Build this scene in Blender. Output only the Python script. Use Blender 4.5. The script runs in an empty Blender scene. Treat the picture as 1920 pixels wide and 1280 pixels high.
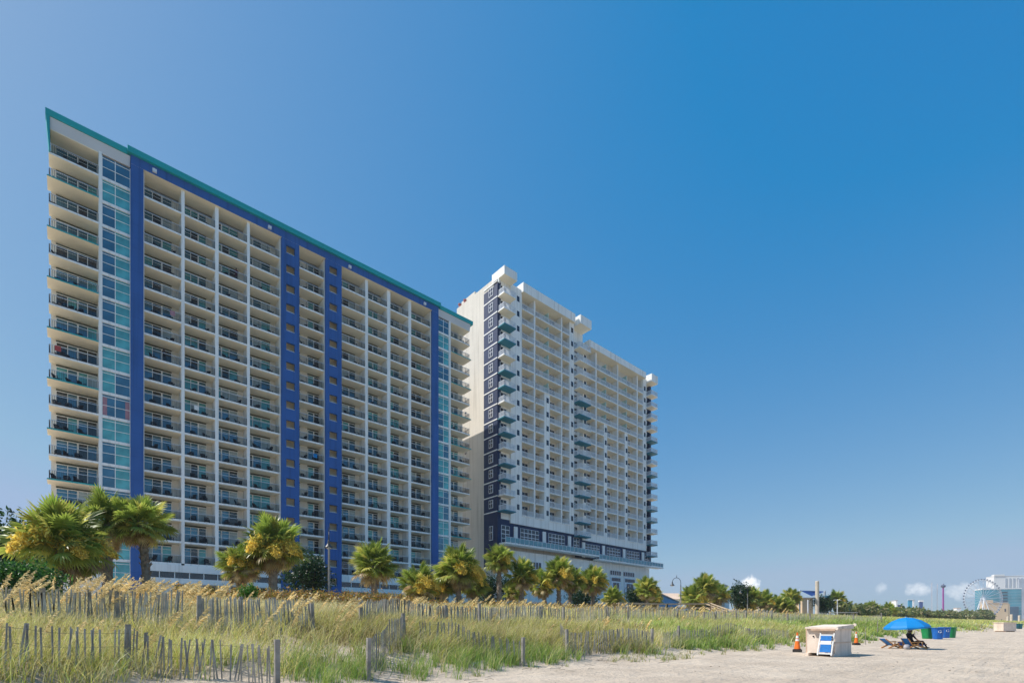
import bpy, math, random
import numpy as np
from mathutils import Vector, Matrix

# ------------------------------------------------------------------ camera
sc = bpy.context.scene
COL = sc.collection
# the shore runs along +X, inland is +Y, the sea is -Y
CR = Vector((.749, -.6625, 0)); CF = Vector((.6625, .749, 0))      # camera right / forward
cam_d = bpy.data.cameras.new('camera'); cam = bpy.data.objects.new('camera', cam_d); COL.objects.link(cam)
cam.location = (0, 0, 1.55); cam.rotation_euler = (math.radians(90), 0, -math.atan2(.6625, .749))
cam_d.sensor_width = 36; cam_d.lens = 17.625; cam_d.shift_y = .2771
cam_d.clip_start = .1; cam_d.clip_end = 20000
sc.camera = cam

# ------------------------------------------------------------------ light and sky
SUN_EL = math.radians(53); SUN_DIR = Vector((-.749, .6625, 0)).normalized()
SUN_ROT = math.atan2(SUN_DIR.x, SUN_DIR.y)
w = bpy.data.worlds.new('World'); sc.world = w; w.use_nodes = True
nt = w.node_tree; nt.nodes.clear()
def wn(t, **k):
    n = nt.nodes.new(t)
    for a, b in k.items(): setattr(n, a, b)
    return n
out = wn('ShaderNodeOutputWorld'); bg = wn('ShaderNodeBackground'); sky = wn('ShaderNodeTexSky')
sky.sky_type = 'NISHITA'; sky.sun_disc = False; sky.sun_elevation = SUN_EL; sky.sun_rotation = SUN_ROT
sky.altitude = 0; sky.air_density = 1.0; sky.dust_density = 1.0; sky.ozone_density = 1.0
# grade of the model sky: clear deep blue away from the sun, pale and warm-grey towards it and the horizon
spl = wn('ShaderNodeSeparateColor'); nt.links.new(sky.outputs[0], spl.inputs[0]); cmb = wn('ShaderNodeCombineColor')
def mth0(s_):
    a_ = wn('ShaderNodeMath', operation='SUBTRACT'); nt.links.new(s_, a_.inputs[0]); a_.inputs[1].default_value = .95
    b_ = wn('ShaderNodeMath', operation='MAXIMUM'); nt.links.new(a_.outputs[0], b_.inputs[0]); b_.inputs[1].default_value = .06; return b_.outputs[0]
for i_, (lim, pw_, gn) in enumerate(((2.9, .80, math.log(.150)), (4.5, .72, -1.80), (8.0, .296, -.905))):
    ch = spl.outputs[i_] if i_ else mth0(spl.outputs[0])
    mi = wn('ShaderNodeMath', operation='MINIMUM'); nt.links.new(ch, mi.inputs[0]); mi.inputs[1].default_value = lim
    po = wn('ShaderNodeMath', operation='POWER'); nt.links.new(mi.outputs[0], po.inputs[0]); po.inputs[1].default_value = pw_
    mu = wn('ShaderNodeMath', operation='MULTIPLY'); nt.links.new(po.outputs[0], mu.inputs[0]); mu.inputs[1].default_value = math.exp(gn)*4.5
    nt.links.new(mu.outputs[0], cmb.inputs[i_])
bg.inputs['Strength'].default_value = .125
tc = wn('ShaderNodeTexCoord')
def mth(op, a, b=None):
    n = wn('ShaderNodeMath', operation=op)
    for i, x in enumerate((a, b)):
        if x is None: continue
        if isinstance(x, (int, float)): n.inputs[i].default_value = x
        else: nt.links.new(x, n.inputs[i])
    return n.outputs[0]
def vdot(v):
    n = wn('ShaderNodeVectorMath', operation='DOT_PRODUCT'); nt.links.new(tc.outputs['Generated'], n.inputs[0]); n.inputs[1].default_value = v
    return n.outputs['Value']
noi = wn('ShaderNodeTexNoise'); noi.inputs['Scale'].default_value = 95; noi.inputs['Detail'].default_value = 7; noi.inputs['Roughness'].default_value = .62
nt.links.new(tc.outputs['Generated'], noi.inputs['Vector'])
noi2 = wn('ShaderNodeTexNoise'); noi2.inputs['Scale'].default_value = 60; noi2.inputs['Detail'].default_value = 4
nt.links.new(tc.outputs['Generated'], noi2.inputs['Vector'])
cur = cmb.outputs[0]
# small fair-weather cumulus low over the horizon: direction, half width, half height, density
for (px, py, rx, ry, dens) in [(1407, 1096, 17, 18, 1.0), (1722, 1104, 24, 13, .55), (1652, 1102, 9, 14, .35), (1803, 1107, 30, 17, .5)]:
    d = (CR * ((px-960)/940) + CF + Vector((0, 0, (1172-py)/940))).normalized()
    e1 = Vector((d.y, -d.x, 0)).normalized(); e2 = e1.cross(d)
    k = 940 * math.sqrt(1+((px-960)/940)**2)
    u = mth('DIVIDE', vdot(e1), rx/k); v = mth('DIVIDE', vdot(e2), ry/k)
    v = mth('MULTIPLY', v, 1.0)
    r2 = mth('ADD', mth('MULTIPLY', u, u), mth('MULTIPLY', v, v))
    # flat base: below the middle falls off softly
    m = mth('SUBTRACT', mth('ADD', 1.0, mth('MULTIPLY', mth('SUBTRACT', noi.outputs['Fac'], .5), 3.4)), r2)
    m = mth('MULTIPLY', m, 1.3 if dens > .9 else .7)
    n = wn('ShaderNodeClamp'); nt.links.new(m, n.inputs[0])
    front = wn('ShaderNodeMath', operation='GREATER_THAN'); nt.links.new(vdot(d), front.inputs[0]); front.inputs[1].default_value = .5
    f = mth('MULTIPLY', mth('MULTIPLY', n.outputs[0], front.outputs[0]), dens)
    cc = wn('ShaderNodeMix', data_type='RGBA'); cc.inputs['A'].default_value = (4.4, 4.7, 5.1, 1); cc.inputs['B'].default_value = (6.2, 6.1, 6.0, 1)
    nt.links.new(noi2.outputs['Fac'], cc.inputs['Factor'])
    mx = wn('ShaderNodeMix', data_type='RGBA'); nt.links.new(f, mx.inputs['Factor']); nt.links.new(cur, mx.inputs['A']); nt.links.new(cc.outputs['Result'], mx.inputs['B'])
    cur = mx.outputs['Result']
nt.links.new(cur, bg.inputs['Color']); nt.links.new(bg.outputs[0], out.inputs['Surface'])

sl = bpy.data.lights.new('sun', 'SUN'); so = bpy.data.objects.new('sun', sl); COL.objects.link(so)
sl.energy = 3.0; sl.angle = math.radians(.5); sl.color = (1, .95, .87)
ldir = -(SUN_DIR*math.cos(SUN_EL) + Vector((0, 0, math.sin(SUN_EL))))
so.rotation_euler = ldir.to_track_quat('-Z', 'Y').to_euler(); so.location = (-60, 50, 120)
sc.view_settings.view_transform = 'Standard'; sc.view_settings.look = 'None'; sc.view_settings.exposure = 0.85; sc.view_settings.gamma = 1

random.seed(7); RNG = np.random.default_rng(11)

# ------------------------------------------------------------------ materials
M = {}
def mat(name, col, rough=.8, var=.12, scale=1.5, bump=0, bscale=30, spec=.4, metal=0, attr=None, transl=0, detail=4):
    m = bpy.data.materials.new(name); m.use_nodes = True; t = m.node_tree; b = t.nodes['Principled BSDF']
    b.inputs['Roughness'].default_value = rough; b.inputs['Metallic'].default_value = metal
    b.inputs['Specular IOR Level'].default_value = spec
    tcn = t.nodes.new('ShaderNodeTexCoord')
    if attr:
        a = t.nodes.new('ShaderNodeAttribute'); a.attribute_name = attr; csock = a.outputs['Color']
    else:
        csock = None
    if var and not attr:
        n = t.nodes.new('ShaderNodeTexNoise'); n.inputs['Scale'].default_value = scale; n.inputs['Detail'].default_value = detail
        t.links.new(tcn.outputs['Object'], n.inputs['Vector'])
        r = t.nodes.new('ShaderNodeValToRGB'); r.color_ramp.elements[0].position = .3; r.color_ramp.elements[1].position = .7
        r.color_ramp.elements[0].color = tuple(max(0, c*(1-var)) for c in col) + (1,)
        r.color_ramp.elements[1].color = tuple(min(1, c*(1+var)) for c in col) + (1,)
        t.links.new(n.outputs['Fac'], r.inputs[0]); csock = r.outputs[0]
    if csock: t.links.new(csock, b.inputs['Base Color'])
    else: b.inputs['Base Color'].default_value = tuple(col) + (1,)
    if bump:
        n2 = t.nodes.new('ShaderNodeTexNoise'); n2.inputs['Scale'].default_value = bscale; n2.inputs['Detail'].default_value = 6
        t.links.new(tcn.outputs['Object'], n2.inputs['Vector'])
        bp = t.nodes.new('ShaderNodeBump'); bp.inputs['Strength'].default_value = bump; bp.inputs['Distance'].default_value = .05
        t.links.new(n2.outputs['Fac'], bp.inputs['Height']); t.links.new(bp.outputs[0], b.inputs['Normal'])
    if transl:
        tr = t.nodes.new('ShaderNodeBsdfTranslucent'); mxn = t.nodes.new('ShaderNodeMixShader'); mxn.inputs[0].default_value = transl
        if csock: t.links.new(csock, tr.inputs['Color'])
        else: tr.inputs['Color'].default_value = tuple(col) + (1,)
        t.links.new(b.outputs[0], mxn.inputs[1]); t.links.new(tr.outputs[0], mxn.inputs[2])
        t.links.new(mxn.outputs[0], t.nodes['Material Output'].inputs['Surface'])
    M[name] = m
    return m
mat('white_paint', (.92, .91, .88), .7, .05, .35)
mat('cream_wall', (.88, .83, .74), .8, .06, .4)
mat('warm_bounce_soffit', (.93, .83, .64), .8, .08, .25)  # pale soffit paint, tinted with the warm light bounced off the sand
mat('blue_paint', (.036, .120, .37), .6, .10, .25, bump=.15, bscale=6)
mat('teal_trim', (.014, .37, .38), .45, .07, .5)
mat('grey_panel', (.62, .63, .65), .5, .06, .3)
mat('dark_metal', (.02, .022, .03), .4, .1, 3)
mat('alu_rail', (.62, .64, .68), .35, .05, 2, metal=.3)
mat('glass_dark', (.07, .19, .27), .06, .35, .35, spec=.9, metal=.35)
mat('glass_teal', (.11, .42, .43), .10, .25, .8, spec=.8, metal=.12)
mat('glass_deep', (.008, .022, .035), .05, .3, .5, spec=.9)
mat('glass_pink', (.42, .20, .22), .12, .15, 2, spec=.6)
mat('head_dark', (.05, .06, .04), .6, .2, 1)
mat('stucco_white', (.91, .895, .86), .85, .05, .25, bump=.1, bscale=8)
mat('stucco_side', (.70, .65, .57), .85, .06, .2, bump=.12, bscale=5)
mat('navy_paint', (.012, .030, .095), .6, .12, .3)
mat('aqua_soffit', (.035, .21, .28), .6, .1, .4)
mat('white_rail', (.74, .76, .80), .5, .05, 1)
mat('window_dark', (.018, .022, .045), .1, .3, 1, spec=.7)
mat('rail_glass', (.10, .28, .34), .08, .15, .6, spec=.8)
mat('door_brown', (.30, .24, .17), .6, .15, 1)
mat('mint_screen', (.48, .66, .60), .3, .08, .5)
mat('roof_grey', (.42, .42, .41), .9, .1, .5)
mat('leaf', (.1, .2, .03), .4, 0, attr='leaf_colour', transl=.48, spec=.5)
mat('grass_leaf', (.1, .2, .03), .6, 0, attr='leaf_colour', transl=.42, spec=.2)
mat('flower_gold', (.50, .36, .07), .7, .3, 3, transl=.2)
mat('palm_bark', (.27, .22, .17), .9, .35, 5, bump=.9, bscale=14)
mat('bark', (.12, .09, .06), .9, .3, 6, bump=.6)
mat('weathered_wood', (.30, .275, .245), .85, .32, 3.5, bump=.5, bscale=25)
mat('slat_shaded', (.32, .305, .28), .85, .4, 2.2, bump=.4, bscale=30)  # front fence wood, darkened for the shade on faces turned from the sun
mat('slat_wood', (.47, .43, .37), .85, .45, 2.2, bump=.4, bscale=30)
mat('deck_wood', (.46, .36, .25), .85, .25, 3, bump=.3)
mat('lamp_paint', (.05, .055, .065), .4, .2, 3)
mat('lamp_pole', (.30, .28, .25), .5, .2, 2)
mat('tan_paint', (.76, .64, .54), .75, .10, 2.5, bump=.25, bscale=18)
mat('tan_edge', (.60, .42, .30), .7, .15, 4)
mat('rubber_black', (.03, .028, .027), .7, .3, 8)
mat('cone_orange', (.80, .17, .02), .45, .12, 6)
mat('reflective_white', (.78, .78, .76), .35, .08, 8)
mat('sling_blue', (.012, .16, .48), .7, .12, 12)
mat('canvas_blue', (.006, .24, .62), .6, .07, 2, transl=.18)
mat('frame_white', (.76, .76, .74), .4, .06, 6)
mat('chair_wood', (.62, .30, .10), .55, .25, 7)
mat('bin_green', (.010, .23, .075), .4, .15, 3)
mat('bin_blue', (.010, .13, .48), .4, .15, 3)
mat('bin_teal', (.015, .17, .20), .4, .15, 3)
mat('towel_red', (.42, .07, .07), .9, .15, 6)
mat('skin', (.42, .23, .15), .6, .1, 8)
mat('cloth_black', (.012, .012, .018), .85, .3, 6)
mat('cloth_grey', (.40, .38, .40), .85, .15, 8)
mat('cloth_maroon', (.10, .02, .04), .85, .2, 6)
mat('hair_brown', (.05, .03, .02), .6, .2, 20)
mat('concrete_tan', (.64, .55, .43), .85, .1, .8, bump=.2)
mat('steel_grey', (.42, .44, .47), .5, .1, 1)
mat('sail_navy', (.012, .05, .21), .7, .1, 1, transl=.1)
mat('wheel_white', (.80, .82, .85), .4, .04, .1)
mat('pod_dark', (.10, .12, .18), .3, .2, .5)
mat('sand_stucco', (.66, .50, .32), .85, .08, .05)
mat('tower_white', (.78, .77, .76), .8, .06, .03)
mat('tower_shade', (.40, .44, .50), .5, .15, .08)
mat('tower_glass', (.05, .26, .34), .12, .4, .04, spec=.9)
mat('tower_glass_dark', (.02, .07, .13), .12, .3, .08, spec=.9)
mat('mast_purple', (.30, .06, .28), .5, .15, .2)
mat('mast_grey', (.55, .50, .52), .6, .1, .1)
mat('mast_red', (.45, .16, .15), .6, .1, .1)
mat('far_blue', (.05, .28, .45), .6, .1, .1)
mat('far_navy', (.05, .09, .26), .6, .1, .1)
mat('roof_peach', (.66, .50, .38), .8, .1, .3)
mat('wall_shade_blue', (.20, .38, .58), .7, .1, .3)  # white pavilion wall with its bluish shade put into the colour

def joints(name, period, off, width, dark, horiz=None):
    "thin panel joints every `period` metres of height, and faint vertical runs of dirt"
    m = M[name]; t = m.node_tree; b = t.nodes['Principled BSDF']; src = b.inputs['Base Color'].links[0].from_socket
    tcn = t.nodes.new('ShaderNodeTexCoord'); sp = t.nodes.new('ShaderNodeSeparateXYZ'); t.links.new(tcn.outputs['Object'], sp.inputs[0])
    def m_(op, a, c):
        n = t.nodes.new('ShaderNodeMath'); n.operation = op
        for i, x in enumerate((a, c)):
            if isinstance(x, (int, float)): n.inputs[i].default_value = x
            else: t.links.new(x, n.inputs[i])
        return n.outputs[0]
    fr = m_('FRACT', m_('DIVIDE', m_('ADD', sp.outputs['Z'], off), period), 0); f = m_('LESS_THAN', fr, width/period)
    mp = t.nodes.new('ShaderNodeMapping'); mp.inputs['Scale'].default_value = (1.6, 1.6, .05); t.links.new(tcn.outputs['Object'], mp.inputs['Vector'])
    n = t.nodes.new('ShaderNodeTexNoise'); n.inputs['Scale'].default_value = 1.4; n.inputs['Detail'].default_value = 5; t.links.new(mp.outputs[0], n.inputs['Vector'])
    st = m_('MULTIPLY', m_('MAXIMUM', m_('SUBTRACT', n.outputs['Fac'], .50), 0), 2.2)
    tot = m_('MINIMUM', m_('ADD', m_('MULTIPLY', f, dark), st), .6)
    mx = t.nodes.new('ShaderNodeMix'); mx.data_type = 'RGBA'; mx.blend_type = 'MULTIPLY'; t.links.new(tot, mx.inputs['Factor']); t.links.new(src, mx.inputs['A']); mx.inputs['B'].default_value = (.52, .50, .46, 1)
    t.links.new(mx.outputs['Result'], b.inputs['Base Color'])
joints('blue_paint', 2.89, .1, .03, .5); joints('stucco_side', 1.6, 0, .03, .22); joints('stucco_white', 3.19, .2, .025, .2); joints('navy_paint', 3.16, 0, .03, .3); joints('white_paint', 50, 0, .001, .1); joints('tan_paint', 9, 0, .001, .1)
# ------------------------------------------------------------------ helpers
WP = {}
def wpos(o): return WP.get(o.name, Vector((0, 0, 0))) if o else Vector((0, 0, 0))
class MB:
    def __init__(s): s.v = []; s.f = []; s.m = []
    def face(s, pts, m=0):
        i = len(s.v); s.v += [tuple(p) for p in pts]; s.f.append(tuple(range(i, i+len(pts)))); s.m.append(m)
    def box(s, x0, x1, y0, y1, z0, z1, m=0, mb=None, mf=None):
        i = len(s.v)
        s.v += [(x0,y0,z0),(x1,y0,z0),(x1,y1,z0),(x0,y1,z0),(x0,y0,z1),(x1,y0,z1),(x1,y1,z1),(x0,y1,z1)]
        s.f += [(i+3,i+2,i+1,i),(i+4,i+5,i+6,i+7),(i,i+1,i+5,i+4),(i+1,i+2,i+6,i+5),(i+2,i+3,i+7,i+6),(i+3,i,i+4,i+7)]
        s.m += [m if mb is None else mb, m, m if mf is None else mf, m, m, m]
    def prism(s, poly, axis, a, b, m=0):
        n = len(poly); i = len(s.v)
        def P(u, v, t): return {'x': (t, u, v), 'y': (u, t, v), 'z': (u, v, t)}[axis]
        s.v += [P(u, v, a) for u, v in poly] + [P(u, v, b) for u, v in poly]
        s.f.append(tuple(range(i, i+n))); s.f.append(tuple(range(i+2*n-1, i+n-1, -1))); s.m += [m, m]
        for k in range(n):
            j = (k+1) % n; s.f.append((i+k, i+n+k, i+n+j, i+j)); s.m.append(m)
    def tube(s, p, q, r0, r1=None, n=8, m=0, cap=True):
        p = Vector(p); q = Vector(q); r1 = r0 if r1 is None else r1
        d = (q-p); 
        if d.length < 1e-9: return
        d.normalize(); a = d.orthogonal().normalized(); b = d.cross(a); i = len(s.v)
        for c, r in ((p, r0), (q, r1)):
            for k in range(n):
                t = 2*math.pi*k/n; s.v.append(tuple(c + a*(r*math.cos(t)) + b*(r*math.sin(t))))
        for k in range(n):
            j = (k+1) % n; s.f.append((i+k, i+j, i+n+j, i+n+k)); s.m.append(m)
        if cap: s.f.append(tuple(range(i+n-1, i-1, -1))); s.f.append(tuple(range(i+n, i+2*n))); s.m += [m, m]
    def path(s, pts, r, n=8, m=0):
        rs = r if isinstance(r, (list, tuple)) else [r]*len(pts)
        for k in range(len(pts)-1): s.tube(pts[k], pts[k+1], rs[k], rs[k+1], n, m)
    def lathe(s, prof, c=(0, 0), n=16, m=0, sx=1, sy=1):
        i = len(s.v); L = len(prof)
        for r, z in prof:
            for k in range(n):
                t = 2*math.pi*k/n; s.v.append((c[0]+r*sx*math.cos(t), c[1]+r*sy*math.sin(t), z))
        for a in range(L-1):
            for k in range(n):
                j = (k+1) % n; s.f.append((i+a*n+k, i+a*n+j, i+(a+1)*n+j, i+(a+1)*n+k)); s.m.append(m)
        s.f.append(tuple(range(i+n-1, i-1, -1))); s.f.append(tuple(range(i+(L-1)*n, i+L*n))); s.m += [m, m]
    def bar(s, p, q, w, h, m=0):
        p = Vector(p); q = Vector(q); d = (q-p).normalized(); up = Vector((0, 0, 1))
        if abs(d.z) > .97: up = Vector((0, 1, 0))
        a = d.cross(up).normalized()*(w/2); b = a.cross(d).normalized()*(h/2); i = len(s.v)
        for c in (p, q): s.v += [tuple(c-a-b), tuple(c+a-b), tuple(c+a+b), tuple(c-a+b)]
        s.f += [(i+3,i+2,i+1,i),(i+4,i+5,i+6,i+7),(i,i+1,i+5,i+4),(i+1,i+2,i+6,i+5),(i+2,i+3,i+7,i+6),(i+3,i,i+4,i+7)]; s.m += [m]*6
    def merge(s, o, off=(0, 0, 0)):
        i = len(s.v); ox, oy, oz = off
        s.v += [(x+ox, y+oy, z+oz) for x, y, z in o.v]; s.f += [tuple(a+i for a in f) for f in o.f]; s.m += o.m
        return s
    def rot(s, ang, c=(0, 0, 0), axis='Z'):
        R = Matrix.Rotation(ang, 3, axis); c = Vector(c)
        s.v = [tuple(R @ (Vector(p)-c) + c) for p in s.v]; return s
    def move(s, dx=0, dy=0, dz=0):
        s.v = [(x+dx, y+dy, z+dz) for x, y, z in s.v]; return s
    def mesh(s, name, mats, off=Vector((0, 0, 0)), smooth=False):
        me = bpy.data.meshes.new(name)
        me.from_pydata([(x-off.x, y-off.y, z-off.z) for x, y, z in s.v], [], s.f)
        for n in (mats if isinstance(mats, (list, tuple)) else [mats]): me.materials.append(M[n] if isinstance(n, str) else n)
        me.polygons.foreach_set('material_index', s.m)
        if smooth: me.polygons.foreach_set('use_smooth', [True]*len(s.f))
        me.update(); return me
    def build(s, name, mats, parent=None, smooth=False, loc=None):
        "vertices are in world coordinates unless loc is given (then local to loc)"
        if loc is None:
            P = wpos(parent); o = inst(name, s.mesh(name, mats, P, smooth), parent, (0, 0, 0))
        else:
            o = inst(name, s.mesh(name, mats, smooth=smooth), parent, Vector(loc)-wpos(parent))
        return o
def inst(name, me, parent=None, loc=(0, 0, 0), rz=0, scale=None):
    o = bpy.data.objects.new(name, me); COL.objects.link(o); o.parent = parent; o.location = loc
    if rz: o.rotation_euler = (0, 0, rz)
    if scale: o.scale = (scale,)*3 if isinstance(scale, (int, float)) else scale
    WP[o.name] = wpos(parent) + Vector(loc)
    return o
def thing(name, label, cat, loc, rz=0, group=None):
    o = bpy.data.objects.new(name, None); COL.objects.link(o); o.location = loc; o.rotation_euler = (0, 0, rz)
    o.empty_display_size = .3; WP[o.name] = Vector(loc); return tag(o, label, cat, group)
def tag(o, label=None, cat=None, group=None, kind=None):
    for k, v in (('label', label), ('category', cat), ('group', group), ('kind', kind)):
        if v: o[k] = v
    return o
def copy_tree(o, parent=None):
    c = o.copy(); COL.objects.link(c)
    if parent: c.parent = parent
    for ch in o.children: copy_tree(ch, c)
    return c
def np_mesh(name, verts, quads, cols, matname, tris=False):
    me = bpy.data.meshes.new(name); nv = len(verts); nf = len(quads); k = quads.shape[1]
    me.vertices.add(nv); me.vertices.foreach_set('co', np.asarray(verts, np.float32).ravel())
    me.loops.add(nf*k); me.loops.foreach_set('vertex_index', np.asarray(quads, np.int32).ravel())
    me.polygons.add(nf); me.polygons.foreach_set('loop_start', np.arange(0, nf*k, k, dtype=np.int32))
    me.polygons.foreach_set('loop_total', np.full(nf, k, np.int32))
    me.update(calc_edges=True)
    if cols is not None:
        a = me.color_attributes.new('leaf_colour', 'FLOAT_COLOR', 'POINT')
        c4 = np.ones((nv, 4), np.float32); c4[:, :3] = cols; a.data.foreach_set('color', c4.ravel())
    me.materials.append(M[matname]); me.validate(); return me
def cpos(px, Y):                       # ground position seen at a pixel column at depth Y
    v = CR*((px-960)/940*Y) + CF*Y; return v.x, v.y
ORD = ['top', 'second', 'third', 'fourth', 'fifth', 'sixth', 'seventh', 'eighth', 'ninth', 'tenth', 'eleventh', 'twelfth', 'thirteenth', 'fourteenth', 'fifteenth', 'sixteenth', 'seventeenth']

# ------------------------------------------------------------------ terrain
def wob(s, q):
    return (np.sin(s*.9+q*.7)*.5 + np.sin(s*1.7-q*1.3+2)*.3 + np.sin(s*.37+q*.21+1)*.7 + np.sin(s*3.1+q*2.7)*.16 + np.sin(-s*2.3+q*3.9+.5)*.14)
def qedge(s):
    return 11.6 - .028*np.clip(s-18, 0, 120) + .35*np.sin(s*.55+1)+.3*np.sin(s*1.3) - .5*np.exp(-((s-1.5)/3.5)**2)
QK = np.array([-999, 0, 1.6, 2.2, 5.2, 8, 12, 20, 26, 32, 9999.]); ZK = np.array([0, 0, .32, .62, 1.12, 1.45, 1.75, 2.3, 2.7, 2.9, 2.9])
def ht(s, q):
    s = np.asarray(s, float); q = np.asarray(q, float)
    Y = .6625*np.clip(s, -60, 420) + .749*np.clip(q, -30, 60)
    beach = .0085*Y
    beach = np.where(q < -4, beach - .020*(-4-q), beach)
    dq = q - qedge(s)
    dune = np.interp(dq, QK, ZK) * (1 - .25*np.clip((s-60)/200, 0, 1))
    k = np.clip(dq/3+.2, 0, 1)*np.clip((40-q)/8, 0, 1)
    flat = np.clip((q-44)/10, 0, 1)
    z = beach*(1-flat*.6) + dune + .10*wob(s, q)*k + .012*wob(s*2.1, q*2.3)*(1-k)*np.clip((30-q)/5, 0, 1)
    return z
def hz(s, q): return float(ht(s, q))
def grid(name, ss, qq, matname, kind='structure'):
    S, Q = np.meshgrid(ss, qq); Z = ht(S, Q); n, m = S.shape
    v = np.stack([S.ravel(), Q.ravel(), Z.ravel()], 1)
    i = np.arange(n*m).reshape(n, m); f = np.stack([i[:-1, :-1].ravel(), i[:-1, 1:].ravel(), i[1:, 1:].ravel(), i[1:, :-1].ravel()], 1)
    dq = (Q-qedge(S)).ravel(); lit = np.clip((dq-2.2)/3, 0, 1)*.75*np.clip((46-Q.ravel())/6, 0, 1) + .15*np.clip(wob(v[:, 0]*1.3, v[:, 1]), -1, 1)*(dq > 2)
    c = np.stack([lit]*3, 1)
    me = np_mesh(name, v, f, np.clip(c, 0, 1), matname); me.polygons.foreach_set('use_smooth', [True]*len(f))
    return tag(inst(name, me), kind=kind)
m = mat('sand', (.60, .52, .43), .95, 0, spec=.1); t = m.node_tree; b = t.nodes['Principled BSDF']
tcn = t.nodes.new('ShaderNodeTexCoord')
def tn(ty, **k):
    n = t.nodes.new(ty)
    for a, c in k.items():
        if a in n.inputs: n.inputs[a].default_value = c
        else: setattr(n, a, c)
    return n
n1 = tn('ShaderNodeTexNoise', Scale=.55, Detail=6); t.links.new(tcn.outputs['Object'], n1.inputs['Vector'])
r1 = tn('ShaderNodeValToRGB'); r1.color_ramp.elements[0].position = .3; r1.color_ramp.elements[1].position = .7
r1.color_ramp.elements[0].color = (.49, .405, .32, 1); r1.color_ramp.elements[1].color = (.63, .53, .425, 1)
t.links.new(n1.outputs['Fac'], r1.inputs[0])
at = tn('ShaderNodeAttribute', attribute_name='leaf_colour')
n3 = tn('ShaderNodeTexNoise', Scale=3.0, Detail=5); t.links.new(tcn.outputs['Object'], n3.inputs['Vector'])
lm = tn('ShaderNodeMath', operation='MULTIPLY'); t.links.new(at.outputs['Fac'], lm.inputs[0]); 
r3 = tn('ShaderNodeValToRGB'); r3.color_ramp.elements[0].position = .35; r3.color_ramp.elements[1].position = .55; t.links.new(n3.outputs['Fac'], r3.inputs[0]); t.links.new(r3.outputs[0], lm.inputs[1])
mx = tn('ShaderNodeMix', data_type='RGBA'); t.links.new(lm.outputs[0], mx.inputs['Factor']); t.links.new(r1.outputs[0], mx.inputs['A']); mx.inputs['B'].default_value = (.24, .20, .10, 1)
t.links.new(mx.outputs['Result'], b.inputs['Base Color'])
# bumps: wind ripples, footprints and rake tracks that run along the shore
mp = tn('ShaderNodeMapping'); mp.inputs['Scale'].default_value = (.10, 1.0, 1); t.links.new(tcn.outputs['Object'], mp.inputs['Vector'])
wv = tn('ShaderNodeTexNoise', Scale=2.6, Detail=5); t.links.new(mp.outputs[0], wv.inputs['Vector'])
n4 = tn('ShaderNodeTexNoise', Scale=7, Detail=8, Roughness=.65); t.links.new(tcn.outputs['Object'], n4.inputs['Vector'])
vo = tn('ShaderNodeTexVoronoi', Scale=2.4); t.links.new(tcn.outputs['Object'], vo.inputs['Vector'])
s1 = tn('ShaderNodeMath', operation='MULTIPLY_ADD'); t.links.new(wv.outputs['Fac'], s1.inputs[0]); s1.inputs[1].default_value = 1.5; t.links.new(n4.outputs['Fac'], s1.inputs[2])
s2 = tn('ShaderNodeMath', operation='MULTIPLY_ADD'); t.links.new(vo.outputs['Distance'], s2.inputs[0]); s2.inputs[1].default_value = .5; t.links.new(s1.outputs[0], s2.inputs[2])
bp = tn('ShaderNodeBump', Strength=.9, Distance=.12); t.links.new(s2.outputs[0], bp.inputs['Height']); t.links.new(bp.outputs[0], b.inputs['Normal'])
ss = np.concatenate([np.arange(-60, -12, 4), np.arange(-12, 40, .3), np.arange(40, 110, 1.2), np.geomspace(110, 2500, 50)])
qq = np.concatenate([np.arange(-90, -2, 2), np.arange(-2, 24, .25), np.arange(24, 60, 1), np.geomspace(60, 2500, 30)])
grid('sand_ground', ss, qq, 'sand')
mat('sea_water', (.03, .10, .12), .12, .2, .05, bump=.6, bscale=1.2, spec=.6)
mb = MB(); mb.face([(-6000, -6000, -1.0), (9000, -6000, -1.0), (9000, -75, -1.0), (-6000, -75, -1.0)]); tag(mb.build('sea', 'sea_water'), kind='structure')
mat('land', (.16, .17, .09), .9, .25, .02)
mb = MB(); mb.face([(-6000, -75, -1.2), (12000, -75, -1.2), (12000, 12000, -1.2), (-6000, 12000, -1.2)]); tag(mb.build('land', 'land'), kind='structure')
# ================================================================== blue and white hotel (18 storeys)
HY = 78.4; KN = 17; FH = 2.89
def zk(k): return 55.99 - FH*k
h1 = thing('hotel', 'long white seaside hotel with royal blue pillars, teal roof edge and dark balcony railings', 'hotel', (28, HY, 2.5))
GZ = 2.0
mb = MB(); mb.box(-1.55, 58.3, HY+2.3, HY+34, GZ, 58.6); mb.build('main_block', ['cream_wall'], h1)
mb = MB(); mb.box(2.6, 54.3, HY+2.5, HY+33.8, 58.6, 59.9); mb.box(20, 34, HY+6, HY+13, 59.9, 60.4); mb.build('roof', 'roof_grey', h1)
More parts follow.
